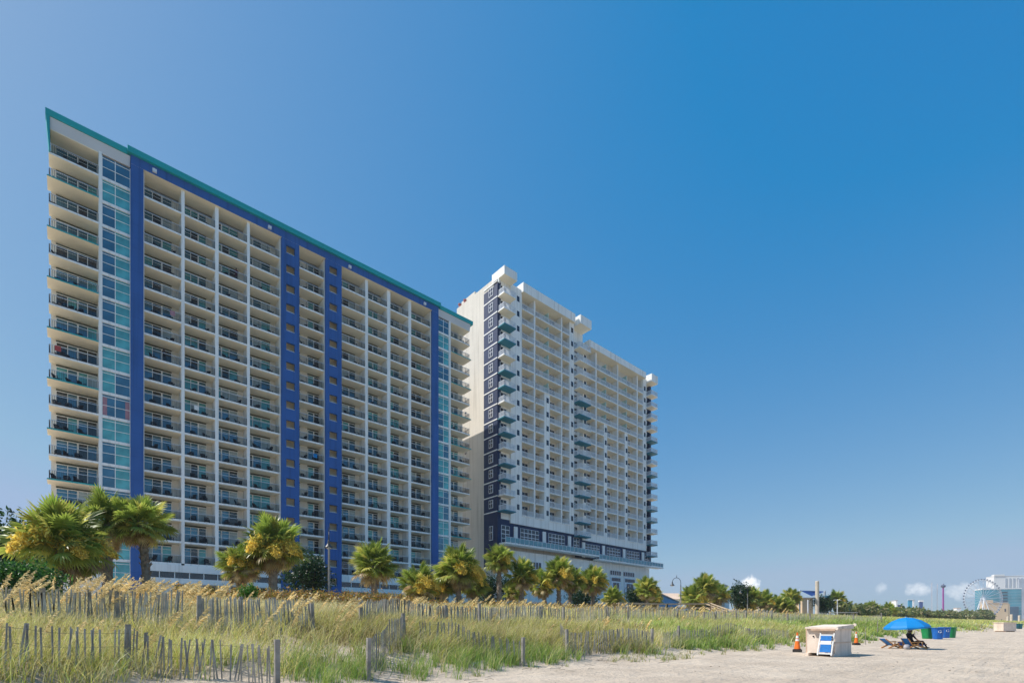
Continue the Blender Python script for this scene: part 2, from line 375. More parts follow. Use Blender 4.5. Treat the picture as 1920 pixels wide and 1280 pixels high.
# party walls with white faces
BAYS = [('b1', 7.07, 11.14), ('b2', 11.51, 15.05), ('b3', 15.47, 19.03), ('b4', 19.39, 23.57), ('M', 26.12, 30.11),
        ('b5', 32.70, 36.87), ('b6', 37.34, 40.84), ('b7', 41.44, 44.96), ('b8', 45.49, 49.61)]
for s0, s1 in [(11.14, 11.51), (15.05, 15.47), (19.03, 19.39), (36.87, 37.34), (40.84, 41.44), (44.96, 45.49)]:
    mb = MB(); mb.box(s0, s1, HY, HY+2.3, zk(16), 58.92); mb.build('column', 'white_paint', h1)
for s0, s1 in [(2.72, 3.02), (53.56, 53.92)]:
    mb = MB(); mb.box(s0, s1, HY-.05, HY+2.3, GZ, 58.9); mb.build('column', 'white_paint', h1)
for s0, s1 in [(23.40, 23.57), (26.12, 26.25), (29.98, 30.11), (32.70, 32.86), (49.45, 49.61), (7.07, 7.2)]:
    mb = MB(); mb.box(s0, s1, HY+.02, HY+2.3, zk(16), 58.9); mb.build('side_wall', 'cream_wall', h1)
# blue pillars
for s0, s1 in [(5.78, 7.07), (49.61, 50.99)]:
    mb = MB(); mb.box(s0, s1, HY-.35, HY+2.3, GZ, 58.92); mb.build('blue_pillar', 'blue_paint', h1)
# blue towers pierced by a square opening on every floor
for s0, s1, w0, w1 in [(23.57, 26.12, 24.25, 25.48), (30.11, 32.70, 30.74, 31.98)]:
    mb = MB(); zt = 58.92
    mb.box(s0, w0, HY-.35, HY+.0, GZ, zt); mb.box(w1, s1, HY-.35, HY+.0, GZ, zt)
    for k in range(KN+1):
        a = zk(k)+2.02 if k < KN else zk(17)+2.02
        lo = zk(k-1)+.95 if k > 0 else None
        top = zt if k == 0 else lo
        mb.box(w0, w1, HY-.35, HY, zk(k)+2.15, top)
    mb.box(w0, w1, HY-.35, HY, GZ, zk(KN)+.95)
    tw = mb.build('blue_tower', ['blue_paint'], h1)
    mb = MB(); mb.box(s0+.2, s1-.2, HY+1.0, HY+1.15, GZ, zt-.05); mb.build('stair_wall', 'warm_bounce_soffit', tw)
    mb = MB(); mb.box(s0+.03, s0+.2, HY, HY+2.3, GZ, zt-.05); mb.box(s1-.2, s1-.03, HY, HY+2.3, GZ, zt-.05); mb.build('side_wall', 'cream_wall', h1)
    for k in range(KN+1):
        mb = MB(); mb.box(s0+.2, s1-.2, HY, HY+.99, zk(k)-.24, zk(k), 0, 1); mb.build('landing', ['white_paint', 'warm_bounce_soffit'], tw)
    for k in range(KN+1):
        mb = MB(); mb.box(w0, w1, HY-.24, HY-.18, zk(k)+1.02, zk(k)+1.10); mb.build('hand_rail', 'white_rail', tw)
# blue beam under the roof edge, and the roof edge
mb = MB(); mb.box(5.78, 50.99, HY-.36, HY+2.35, 58.92, 60.05, 0, 1); mb.build('beam', ['blue_paint', 'warm_bounce_soffit'], h1)
mb = MB(); mb.prism([(-.72, 60.06), (-.72, 60.78), (.6, 60.85), (.6, 60.06)], 'x', 5.45, 51.3, 0); mb.move(0, HY, 0); mb.build('roof_edge', 'teal_trim', h1)
for a, b, tip in [(-1.6, 5.45, -1.99), (51.3, 58.35, 58.85)]:
    mb = MB(); x0, x1 = (tip, b) if tip < 0 else (a, tip)
    mb.prism([(-.42, 59.84), (-.46, 60.52), (.6, 60.62), (.6, 59.84)], 'x', x0, x1); mb.move(0, HY, 0); mb.build('roof_edge', 'teal_trim', h1)
    x0, x1 = (-1.6, 5.74) if tip < 0 else (51.03, 58.35)
    mb = MB(); mb.prism([(-.30, 59.82), (2.3, 59.82), (2.3, 58.66), (-.02, 58.66)], 'x', x0, x1, 0); mb.move(0, HY, 0)
    mb.build('fascia_panel', ['grey_panel'], h1)
    c0, c1 = (-1.58, 2.70) if tip < 0 else (53.94, 58.33)
    mb = MB(); mb.box(c0, c1, HY+.0, HY+2.28, 58.56, 58.655); mb.build('soffit', 'warm_bounce_soffit', h1)
mb = MB(); mb.prism([(-1.99, 60.5), (-1.62, 60.5), (-1.60, 55.9), (-1.66, 55.9)], 'y', HY-.4, HY+2.3); mb.build('end_fin', 'teal_trim', h1)
# flood lights on the beam
for s in (8.2, 21.9, 34.0, 48.0):
    mb = MB(); mb.box(s-.22, s+.22, HY-.62, HY-.37, 59.15, 59.55); mb.box(s-.05, s+.05, HY-.45, HY-.365, 59.55, 59.72); mb.build('floodlight', 'white_rail', h1)

# ---- balcony kit: slab, railing, sliding door, glass; local origin at slab top, left front corner
def rail_mb(x0, x1, y, ends=(), depth=1.9, step=.145):
    r = MB(); r.box(x0, x1, y-.03, y+.03, 1.02, 1.075, 1); r.box(x0, x1, y-.015, y+.015, .09, .13)
    n = int((x1-x0)/step)
    for i in range(n+1):
        x = x0+(x1-x0)*i/n; w_ = .016 if i % 8 else .03
        r.box(x-w_, x+w_, y-w_, y+w_, .0 if i % 8 == 0 else .13, 1.02)
    for x in ends:
        r.box(x-.03, x+.03, y+.03, y+depth, 1.02, 1.075, 1); r.box(x-.015, x+.015, y+.03, y+depth, .09, .13)
        m_ = int(depth/step)
        for i in range(1, m_+1): yy = y+depth*i/m_; r.box(x-.011, x+.011, yy-.011, yy+.011, .13, 1.02)
    return r
def slab_mb(wd, over=0, depth=2.3, th=.25):
    b_ = MB(); b_.box(0, wd, -over, depth, -th, 0, 0, 1, 2); return b_
def door_mb(panes, H=2.3, y=2.16):
    "panes: list of (x0, x1, glass material index, thick left jamb)"
    f = MB(); g = MB(); x0 = panes[0][0]; x1 = panes[-1][1]
    f.box(x0-.06, x1+.06, y-.05, y+.13, H, H+.09)
    f.box(x0-.02, x1+.02, y+.02, y+.13, H+.09, H+.30, 1)  # dark strip over the door: shadow gap under the ceiling, done in colour
    f.box(x0-.06, x1+.06, y-.03, y+.13, 0, .07)
    for a, b_, gm, th in panes:
        wj = .085 if th else .035
        f.box(a-wj, a+wj, y-.06, y+.13, .07, H)
        g.box(a+wj, b_-.035, y+.0, y+.10, .07, H-.38, gm); g.box(a+wj, b_-.035, y+.0, y+.10, H-.335, H, gm)
        f.box(a+wj, b_-.035, y-.02, y+.12, H-.38, H-.335)
    f.box(x1-.035, x1+.05, y-.06, y+.13, .07, H)
    return f, g
mat('glass_blind', (.42, .50, .50), .25, .15, 1.2, spec=.6)
GM = ['glass_dark', 'glass_teal', 'glass_deep', 'white_rail', 'glass_blind']
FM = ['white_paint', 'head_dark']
def rg(): return random.choice([0, 0, 0, 0, 0, 1, 1, 1, 2, 2, 4, 4])
kit = {}
COLS = [('WL', -1.72, 2.72)] + BAYS[:5] + BAYS[5:] + [('WR', 53.92, 58.41)]
for nm, s0, s1 in COLS:
    wd = s1-s0; K = {}
    if nm in ('WL', 'WR'):
        K['slab'] = slab_mb(wd, .0, 2.3, .22); K['slab2'] = slab_mb(wd+(.12 if nm == 'WR' else .14), .3, 2.3, .16)
        if nm == 'WL': K['slab2'].move(-.14, 0, 0)
        K['rail'] = rail_mb(.05, wd-.05, .1, ends=((.08,) if nm == 'WL' else (wd-.08,)))
        base = .62 if nm == 'WL' else .2
        L = [base, base+1.02, base+1.95, base+2.85, base+3.75] if nm == 'WL' else [base, base+.95, base+1.95, base+2.95]
        K['doors'] = [door_mb([(L[i], L[i+1], rg(), i == 2) for i in range(len(L)-1)]) for _ in range(9)]
    else:
        K['slab'] = slab_mb(wd); K['rail'] = rail_mb(.03, wd-.03, .12)
        if nm == 'M':
            def two():
                f, g = door_mb([(.12, .95, rg(), 0)]); f2, g2 = door_mb([(2.15, 3.05, rg(), 0), (3.05, 3.85, 2, 1)]); f.merge(f2); g.merge(g2); return f, g
            K['doors'] = [two() for _ in range(9)]
        else:
            j = wd/4.0
            def one():
                flip = nm in ('b3', 'b4', 'b7')
                L = [.2, 1.15*j, 2.15*j, 3.2*j] if not flip else [.12, .85*j, 1.95*j, 3.15*j]
                return door_mb([(L[i], L[i+1], rg(), (i == 2) != flip) for i in range(3)])
            K['doors'] = [one() for _ in range(9)]
    K['mslab'] = K['slab'].mesh('balcony', ['white_paint', 'warm_bounce_soffit', 'white_paint'])
    if 'slab2' in K: K['mslab2'] = K['slab2'].mesh('balcony', ['white_paint', 'warm_bounce_soffit', 'teal_trim'])
    K['mrail'] = K['rail'].mesh('railing', ['dark_metal', 'alu_rail'])
    K['mdoor'] = [(f.mesh('sliding_door', FM), g.mesh('glass', GM)) for f, g in K['doors']]
    kit[nm] = K
rest = {'balcony': MB(), 'railing': MB(), 'sliding_door': MB(), 'glass': MB()}
cnt = 0; P0 = wpos(h1)
for nm, s0, s1 in COLS:
    K = kit[nm]
    for k in range(KN):
        teal = 'slab2' in K and k % 2 == 1
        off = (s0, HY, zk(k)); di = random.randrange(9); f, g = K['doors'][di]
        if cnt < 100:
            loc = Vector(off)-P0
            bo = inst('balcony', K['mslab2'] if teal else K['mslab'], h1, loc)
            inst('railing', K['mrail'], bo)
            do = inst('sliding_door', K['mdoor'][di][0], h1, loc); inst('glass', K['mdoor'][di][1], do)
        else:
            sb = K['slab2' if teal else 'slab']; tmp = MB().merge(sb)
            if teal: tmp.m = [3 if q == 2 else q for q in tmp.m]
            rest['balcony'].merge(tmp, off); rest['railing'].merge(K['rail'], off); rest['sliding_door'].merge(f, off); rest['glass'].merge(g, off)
        cnt += 1
for nm_, ms in [('balcony', ['white_paint', 'warm_bounce_soffit', 'white_paint', 'teal_trim']), ('railing', ['dark_metal', 'alu_rail']), ('sliding_door', FM), ('glass', GM)]:
    tag(rest[nm_].build(nm_, ms, h1), kind='stuff')
# glazed strips beside the blue pillars: one window per floor
def strip_window(wd, mull, g4):
    f = MB(); g = MB(); H = 2.5
    f.box(0, wd, .0, .5, -.34, .0)                      # spandrel
    for x in (0.03, mull, wd-.03): f.box(x-.035, x+.035, .06, .3, 0, H)
    for zz in (1.22, 2.28): f.box(.06, wd-.06, .075, .29, zz-.03, zz+.03)
    xs = [.065, mull-.035, mull+.035, wd-.065]
    q = 0
    for (za, zb) in ((.0, 1.19), (1.25, 2.25), (2.31, H)):
        for i in (0, 2): g.box(xs[i], xs[i+1], .12, .25, za, zb, g4[(q if za < 2 else q-2) % 4]); q += 1
    return f, g
for s0, s1, ml in [(3.02, 5.78, 1.28), (50.99, 53.56, 1.35)]:
    var = []
    for gl in [(0, 0, 0, 0), (1, 1, 1, 1), (0, 1, 0, 1), (1, 1, 0, 0), (0, 0, 1, 0), (1, 0, 1, 0), (3, 0, 3, 0)]:
        f, g = strip_window(s1-s0, ml, gl)
        if gl[0] == 3:                       # pink curtains pulled to the sides
            f, g = strip_window(s1-s0, ml, (0, 0, 0, 0)); 
            for xa, xb in ((.07, .5), (s1-s0-.5, s1-s0-.07)): g.box(xa, xb, .105, .118, .02, 2.2, 3)
        var.append((f.mesh('window', 'white_paint'), g.mesh('glass', ['glass_dark', 'glass_teal', 'glass_deep', 'glass_pink'])))
    for k in range(KN+1):
        zz = zk(k); vi = random.choice([0, 0, 1, 1, 2, 2, 3, 4, 5])
        if s0 < 10: vi = [0, 1, 2, 2, 2, 2, 2, 2, 1, 5, 6, 1, 2, 2, 0, 1, 2, 1][k]
        fo = inst('window', var[vi][0], h1, Vector((s0, HY, zz))-P0); inst('glass', var[vi][1], fo)
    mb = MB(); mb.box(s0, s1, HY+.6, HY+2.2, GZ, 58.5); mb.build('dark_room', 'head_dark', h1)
# ground floor: white bands with a strip of dark windows
mb = MB(); Z16 = zk(16)
for a, b in [(-1.6, 2.7), (7.07, 23.57), (26.12, 30.11), (32.70, 49.61), (53.92, 58.35)]:
    mb.box(a, b, HY-.12, HY+2.3, Z16-1.20, Z16-.26); mb.box(a, b, HY-.15, HY+2.3, Z16-2.7, Z16-2.0); mb.box(a, b, HY+.6, HY+2.3, GZ, Z16-2.7)
mb.build('base_wall', 'white_paint', h1)
for a, b in [(7.07, 23.57), (26.12, 30.11), (32.70, 49.61)]:
    n = max(2, int((b-a)/1.6))
    for i in range(n):
        x0 = a+(b-a)*i/n; x1 = a+(b-a)*(i+1)/n
        f = MB(); f.box(x0, x0+.08, HY-.02, HY+.2, Z16-2.0, Z16-1.2); f.box(x0+.08, x1, HY+.08, HY+.2, Z16-2.0, Z16-1.2, 1); f.build('strip_window', ['white_paint', 'glass_deep'], h1)
        if i % 2 == 0:
            f = MB(); f.box(x0+.1, x1-.1, HY+.5, HY+.598, GZ+.6, Z16-2.8, 0); f.build('shop_window', ['glass_deep'], h1)

# ================================================================== pale hotel with navy corner
KX = .9205; QY = 79.8; S0 = 66.9
h2 = thing('hotel_tower', 'pale stepped hotel tower with navy lower storey and aqua bottomed corner balconies', 'hotel', (95, QY, 2.5))
P2 = wpos(h2); F2 = 3.19; NA = 15; NB = 14; ZA = 25.4; ZB = 24.15
def za(i): return ZA+F2*i
mb = MB()
mb.box(S0, 92.6, QY+1.7, QY+15, 23.3, 74.3, 0); mb.box(92.6, 122.6, QY+1.7, QY+15, 22.3, 70.4, 0)
mb.box(S0+.004, 92.59, QY+1.7, QY+14.99, GZ, 23.3); mb.box(92.59, 122.6, QY+1.7, QY+14.9, GZ, 22.3)
mb.box(S0+.6, S0+3, QY+9, QY+14, 74.3, 75.6)
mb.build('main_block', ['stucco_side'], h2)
mb = MB()
mb.box(S0, S0+.5, QY+.0, QY+1.7, 72.9, 74.3)
# piers that stand flush with the front
for a, b in [(70.2, 73.44), (88.74, 90.4)]: mb.box(a, b, QY, QY+1.7, 23.3, 74.0)
mb.box(80.34, 82.06, QY, QY+1.7, 23.3, za(9)-.2)
for a, b in [(77.12, 77.53), (85.9, 86.28)]: mb.box(a, b, QY+.02, QY+1.7, ZA-.3, 73.3)
for a, b in [(93.6, 94.9), (118.9, 120.6)]: mb.box(a, b, QY, QY+1.7, 22.3, 70.0)
for a, b in [(101.74, 103.04), (110.54, 111.84)]: mb.box(a, b, QY, QY+1.7, 22.3, ZB+F2*9-.2)
for a, b in [(98.42, 98.87), (107.3, 107.74), (115.99, 116.49)]: mb.box(a, b, QY+.02, QY+1.7, ZB-.3, 69.6)
# white band over the lobby storey
for a, b in [(73.44, 80.34), (82.06, 88.74)]: mb.box(a, b, QY+.01, QY+1.7, 23.3, ZA-.22)
for a, b in [(94.9, 101.74), (103.04, 110.54), (111.84, 118.9)]: mb.box(a, b, QY+.01, QY+1.7, 22.3, ZB-.22)
mb.build('facade', 'stucco_white', h2)
# parapets
mb = MB(); mb.box(73.2, 90.0, QY-.75, QY+1.7, 73.3, 75.3, 0, 1); mb.box(95.2, 119.3, QY-.75, QY+1.7, 69.6, 71.25, 0, 1); mb.build('parapet', ['stucco_white', 'warm_bounce_soffit'], h2)
for a, b, z0, z1 in [(S0-.02, 70.4, 73.6, 75.35), (90.6, 94.6, 72.95, 75.0), (120.4, 123.4, 68.9, 71.0)]:
    mb = MB(); mb.box(a, b, QY-1.85, QY+2.2, z0, z1, 0, 1); mb.build('roof_block', ['stucco_white', 'warm_bounce_soffit'], h2)
mb = MB(); mb.box(90.4, 94.9, QY+1.2, QY+1.7, 22.3, 72.95); mb.box(120.6, 122.6, QY+1.2, QY+1.7, 22.3, 69.0); mb.build('back_wall', 'stucco_white', h2)
# navy corner: side strip and the recess behind the corner balconies
mb = MB(); mb.box(S0-.06, S0, QY+.35, QY+4.9, GZ+12, 72.6); mb.box(S0, 67.75, QY+.3, QY+1.7, 23.9, 73.6); mb.box(S0, 70.2, QY+.3, QY+1.7, 18.9, 23.9); mb.build('navy_wall', 'navy_paint', h2)
mb = MB(); mb.box(67.75, 70.2, QY+.33, QY+1.7, 23.9, 73.6); mb.build('balcony_back', 'stucco_white', h2)
mb = MB(); mb.box(122.6, 123.3, QY+.3, QY+6, 18.2, 69.0); mb.build('navy_wall', 'navy_paint', h2)
for i in range(NA+1):
    mb = MB(); mb.box(S0-.13, S0-.06, QY+.35, QY+4.9, za(i)-.12, za(i)+.10); mb.build('belt_course', 'white_paint', h2)
def cross_window(wd, hh):
    f = MB(); g = MB(); f.box(-.1, 0, 0, wd, 0, hh)
    g.box(-.115, -.101, .12, wd/2-.07, .12, hh*.55-.06); g.box(-.115, -.101, wd/2+.07, wd-.12, .12, hh*.55-.06)
    g.box(-.115, -.101, .12, wd/2-.07, hh*.55+.06, hh-.12); g.box(-.115, -.101, wd/2+.07, wd-.12, hh*.55+.06, hh-.12); return f, g
f, g = cross_window(1.35, 1.75); fm = f.mesh('side_window', 'white_rail'); gm = g.mesh('glass', 'window_dark')
for i in range(NA):
    o = inst('side_window', fm, h2, Vector((S0-.06, QY+1.75, za(i)+.85))-P2); inst('glass', gm, o)
f, g = cross_window(1.2, 3.0); o = f.build('side_window', 'white_rail', h2, loc=(S0-.06, QY+1.8, 19.5)); g.build('glass', 'window_dark', o, loc=(S0-.06, QY+1.8, 19.5))
# vents on the pale side wall
for zz in (40, 44.6, 49.2, 53.8):
    mb = MB(); mb.box(S0-.05, S0, QY+11.3, QY+11.8, zz, zz+.3); mb.build('wall_vent', 'window_dark', h2)
# plant on the roof behind
for yy in (12.4, 14.4):
    mb = MB(); mb.tube((S0+.4, QY+yy, 74.3), (S0+.4, QY+yy, 75.1), .25, n=10); mb.lathe([(.38, 75.1), (.38, 75.3), (.1, 75.5)], (S0+.4, QY+yy), 10); mb.build('roof_vent', 'mast_red', h2)
def wrail(x0, x1, y, ends=(), depth=1.7):
    r = MB(); r.box(x0, x1, y-.04, y+.04, 1.02, 1.10); r.box(x0, x1, y-.03, y+.03, .06, .14); n = int((x1-x0)/.13)
    for i in range(n+1):
        x = x0+(x1-x0)*i/n; r.box(x-.019, x+.019, y-.018, y+.018, .14, 1.02)
    for x in ends:
        r.box(x-.04, x+.04, y+.04, y+depth, 1.02, 1.10); r.box(x-.03, x+.03, y+.04, y+depth, .06, .14); m_ = int(depth/.13)
        for i in range(1, m_+1): yy = y+depth*i/m_; r.box(x-.02, x+.02, yy-.019, yy+.019, .14, 1.02)
    return r
def bdoor(x, narrow=False):
    f = MB(); g = MB(); y = 1.62
    if narrow:
        f.box(x, x+1.5, y-.0, y+.08, 0, 2.35, 1); g.box(x+.08, x+.7, y-.02, y, .1, 1.75); g.box(x+.08, x+.7, y-.02, y, 1.86, 2.3)
    else:
        f.box(x, x+1.75, y, y+.08, 0, 2.5, 0)
        for a in (.08, .93): g.box(x+a, x+a+.76, y-.02, y, .1, 1.72); g.box(x+a, x+a+.76, y-.02, y, 1.84, 2.46)
    return f, g
BM = {'w': ['stucco_white', 'warm_bounce_soffit'], 'a': ['aqua_soffit', 'aqua_soffit']}
units = []   # (zone order, list of (x0, x1, front overhang, z list, ends, narrow door, aqua rule))
def rec(x0, x1, over, zs, narrow, ends=(), aqua=None, door=True): units.append((x0, x1, over, zs, narrow, ends, aqua, door))
zA = [za(i) for i in range(NA)]; zB = [ZB+F2*i for i in range(NB)]
aq1 = lambda i: not (i >= 13 or i % 3 == 1); aq2 = lambda i: i < 12 and i % 3 != 2
rec(S0, 70.2, 1.75, zA, False, (S0+.06, 70.14), aq1)
rec(73.44, 77.12, .1, zA, False); rec(77.53, 80.34, .1, zA, True); rec(82.06, 85.9, .1, zA, False); rec(86.28, 88.74, .1, zA, True)
rec(90.5, 94.7, 1.65, [22.95+F2*i for i in range(15)], False, (90.56, 94.64), aq2)
rec(94.9, 98.42, .1, zB, False); rec(98.87, 101.74, .1, zB, True); rec(103.04, 107.3, .1, zB, False); rec(107.74, 110.54, .1, zB, True)
rec(111.84, 115.99, .1, zB, False); rec(116.49, 118.9, .1, zB, True); rec(120.7, 123.7, 1.6, [20.9+F2*i for i in range(15)], False, (120.76, 123.64), aq2)
cnt = 0; rs = {'balcony': MB(), 'railing': MB(), 'balcony_door': MB(), 'glass': MB()}
for (x0, x1, over, zs, narrow, ends, aqua, door) in units:
    proj = over > 1; dep = 1.7
    sb = MB(); sb.box(x0, x1, QY-over, QY+(.35 if proj else dep), -.22, 0, 0, 1); sb.move(-x0, -QY, 0)
    rl = wrail(.06, x1-x0-.06, -over+.07, [e-x0 for e in ends], dep if proj else 1.5)
    f, g = bdoor(.25 if proj else (1.5 if not narrow else 1.25), narrow)
    if proj: f.move(.3, -1.42 if x0 < 80 else -.5, 0); g.move(.3, -1.42 if x0 < 80 else -.5, 0)
    ms = {c: sb.mesh('balcony', BM[c]) for c in 'wa'}; mr = rl.mesh('railing', 'white_rail'); md = f.mesh('balcony_door', ['white_rail', 'door_brown']); mg = g.mesh('glass', 'window_dark')
    for i, zz in enumerate(zs):
        c = 'a' if aqua and aqua(i) else 'w'; off = Vector((x0, QY, zz)); wide = None
        if cnt < 100:
            bo = inst('balcony', ms[c], h2, off-P2); inst('railing', mr, bo); do = inst('balcony_door', md, h2, off-P2); inst('glass', mg, do)
        else:
            t_ = MB().merge(sb); t_.m = [q+2 if c == 'a' else q for q in t_.m]
            rs['balcony'].merge(t_, off); rs['railing'].merge(rl, off); rs['balcony_door'].merge(f, off); rs['glass'].merge(g, off)
        cnt += 1
# upper floors where the recess runs on past the pier, with a mint screen
for xa, xb, zs in [(80.34, 82.06, zA[9:]), (101.74, 103.04, zB[9:]), (110.54, 111.84, zB[9:])]:
    for zz in zs:
        t_ = MB(); t_.box(xa, xb, -.1+QY, QY+1.7, zz-.22, zz, 0, 1); rs['balcony'].merge(t_); rs['railing'].merge(wrail(0, xb-xa-.05, -.03), (xa, QY, zz))
        mb = MB(); mb.box(xb-.5, xb-.3, QY+.1, QY+1.6, zz, zz+2.4); mb.build('privacy_screen', 'mint_screen', h2)
for nm_, msn in [('balcony', ['stucco_white', 'warm_bounce_soffit', 'aqua_soffit', 'aqua_soffit']), ('railing', ['white_rail']), ('balcony_door', ['white_rail', 'door_brown']), ('glass', ['window_dark'])]:
    tag(rs[nm_].build(nm_, msn, h2), kind='stuff')
# small dark windows in the piers
mb = MB(); mb.box(0, .72, -.03, .0, 0, 1.15); mb.box(-.06, .78, -.025, 0, -.06, 0, 1); pw = mb.mesh('pier_window', ['window_dark', 'white_rail']); n_ = 0; extra = MB()
for x, zs in [(72.0, zA), (89.3, zA), (81.0, zA[:9]), (102.1, zB[:9]), (110.95, zB[:9]), (119.4, zB), (94.0, zB)]:
    for zz in zs:
        if n_ < 96: inst('pier_window', pw, h2, Vector((x, QY, zz+1.0))-P2)
        n_ += 1
# lobby storey: navy wall, gridded windows, white pilasters, terrace with glass railing
mb = MB(); mb.box(70.2, 92.6, QY+.3, QY+1.7, 18.9, 23.3); mb.box(92.6, 122.6, QY+.3, QY+1.7, 18.2, 22.3); mb.box(90.4, 94.0, QY+.29, QY+1.19, 22.0, 23.0); mb.build('lobby_wall', 'navy_paint', h2)
def gridwin(x0, x1, z0, z1, y):
    f = MB(); g = MB(); n = max(2, round((x1-x0)/1.1)); r_ = 4
    f.box(x0, x1, y, y+.1, z0, z1)
    for i in range(n):
        for j in range(r_):
            a = x0+(x1-x0)*i/n; b_ = x0+(x1-x0)*(i+1)/n; c = z0+(z1-z0)*j/r_; d = z0+(z1-z0)*(j+1)/r_
            g.box(a+.08, b_-.08, y-.02, y, c+.07, d-.07)
    o = f.build('lobby_window', 'white_rail', h2); g.build('glass', 'window_dark', o)
for a, b in [(67.8, 70.1), (73.2, 78.8), (81.9, 87.3), (90.4, 92.5)]: gridwin(a, b, 19.0, 22.6, QY+.2)
for a, b in [(94.6, 100.3), (103.2, 108.9), (111.6, 117.5), (120.2, 122.3)]: gridwin(a, b, 18.3, 21.6, QY+.2)
for x, z0, z1 in [(71.3, 18.9, 22.7), (79.95, 18.9, 22.7), (88.4, 18.9, 22.7), (93.5, 18.2, 21.8), (101.25, 18.2, 21.8), (109.95, 18.2, 21.8), (118.6, 18.2, 21.8)]:
    mb = MB(); mb.box(x, x+1.0, QY+.05, QY+.3, z0, z1); mb.build('pilaster', 'stucco_white', h2)
def terrace(x0, x1, y0, z):
    mb = MB(); mb.box(x0, x1, y0, QY+.3, z-.35, z); tb = mb.build('terrace', 'white_paint', h2)
    f = MB(); g = MB(); n = round((x1-x0)/1.35); f.box(x0, x1, y0+.05, y0+.11, z+1.05, z+1.12)
    for i in range(n+1): x = x0+.04+(x1-x0-.08)*i/n; f.box(x-.035, x+.035, y0+.04, y0+.12, z, z+1.05)
    for i in range(n): a = x0+.04+(x1-x0-.08)*i/n; b_ = x0+.04+(x1-x0-.08)*(i+1)/n; g.box(a+.06, b_-.06, y0+.07, y0+.09, z+.08, z+1.02)
    f.build('railing_frame', 'white_rail', tb); g.build('glass_panel', 'rail_glass', tb)
terrace(67.2, 97.6, QY-1.9, 18.75); terrace(97.65, 126.3, QY-1.8, 18.0)
# podium and its windows
mb = MB(); mb.box(S0+.02, 122.5, QY+.35, QY+1.68, GZ, 17.6); mb.build('podium', 'stucco_white', h2)
for a, b, z0, z1 in [(75.2, 79.6, 14.0, 15.7), (81.3, 85.3, 14.0, 15.7), (104.6, 109.2, 14.6, 15.9), (110.2, 115.2, 14.6, 15.9), (87.5, 92, 13.4, 15.6)]:
    mb = MB(); mb.box(a, b, QY+.24, QY+.35, z0, z1, 0); n = 5
    for i in range(n): mb.box(a+(b-a)*i/n+.1, a+(b-a)*(i+1)/n-.1, QY+.22, QY+.24, z0+.12, z1-.12, 1)
    mb.build('podium_window', ['white_rail', 'window_dark'], h2)
for a, b in [(104.8, 109.0), (110.6, 115.4), (96, 100)]:
    mb = MB(); mb.box(a, b, QY+.1, QY+.35, 8.4, 14.2); mb.box(a+.25, b-.25, QY+.06, QY+.1, 13.1, 13.95, 1); mb.box(a+.9, b-.9, QY+.05, QY+.1, 9.0, 12.7, 1); mb.box((a+b)/2-.06, (a+b)/2+.06, QY+.02, QY+.05, 9.0, 12.7, 0); mb.box(a+.9, b-.9, QY+.02, QY+.045, 10.9, 11.02, 0); mb.build('podium_window', ['white_rail', 'window_dark'], h2)
# ================================================================== foliage generators
def rotz(a): c, s = math.cos(a), math.sin(a); return np.array([[c, -s, 0], [s, c, 0], [0, 0, 1.]])
def roty(a): c, s = math.cos(a), math.sin(a); return np.array([[c, 0, s], [0, 1, 0], [-s, 0, c]])
def fan_frond(rng, L=.66, pet=1.12, nl=24, droop=.5, spread=2.1):
    pet *= rng.uniform(.35, 1.1)
    "one palmetto fan leaf, petiole along +x, returns verts, quads, tip factor"
    V = []; Q = []; T = []
    def ribbon(pts, ws, side, t0):
        i = len(V)
        for p, w_, tt in zip(pts, ws, t0):
            V.append(p - side*w_); V.append(p + side*w_); T.extend([tt, tt])
        for k in range(len(pts)-1): Q.append((i+2*k, i+2*k+1, i+2*k+3, i+2*k+2))
    pp = [np.array([pet*t, 0, -.10*pet*t*t]) for t in (0, .5, 1)]
    ribbon(pp, [.035, .028, .02], np.array([0, 1., 0]), [.15]*3)
    hub = pp[-1]
    for k in range(nl):
        a = (k/(nl-1)-.5)*2*spread*.5*2*.55
        a = (k/(nl-1)-.5)*2*1.75
        ll = L*(1-.28*abs(a)/1.75)*rng.uniform(.88, 1.06)
        d = np.array([math.cos(a), math.sin(a), -.12]); off = hub + np.array([.38*max(0, 1-abs(a)/1.9), 0, -.03])
        dr = droop*rng.uniform(.6, 1.4)
        pts = [off + d*ll*t - np.array([0, 0, dr*ll*t**2.6]) for t in (0, .45, .75, 1)]
        side = np.array([-math.sin(a), math.cos(a), .35*(-1)**k]); side /= np.linalg.norm(side)
        ribbon(pts, [.02, .046, .03, .003], side, [.3, .55, .8, 1])
    return np.array(V), np.array(Q), np.array(T)
GREEN = np.array([.19, .28, .04]); YEL = np.array([.55, .52, .12]); TAN = np.array([.62, .50, .28]); DEAD = np.array([.36, .25, .14])
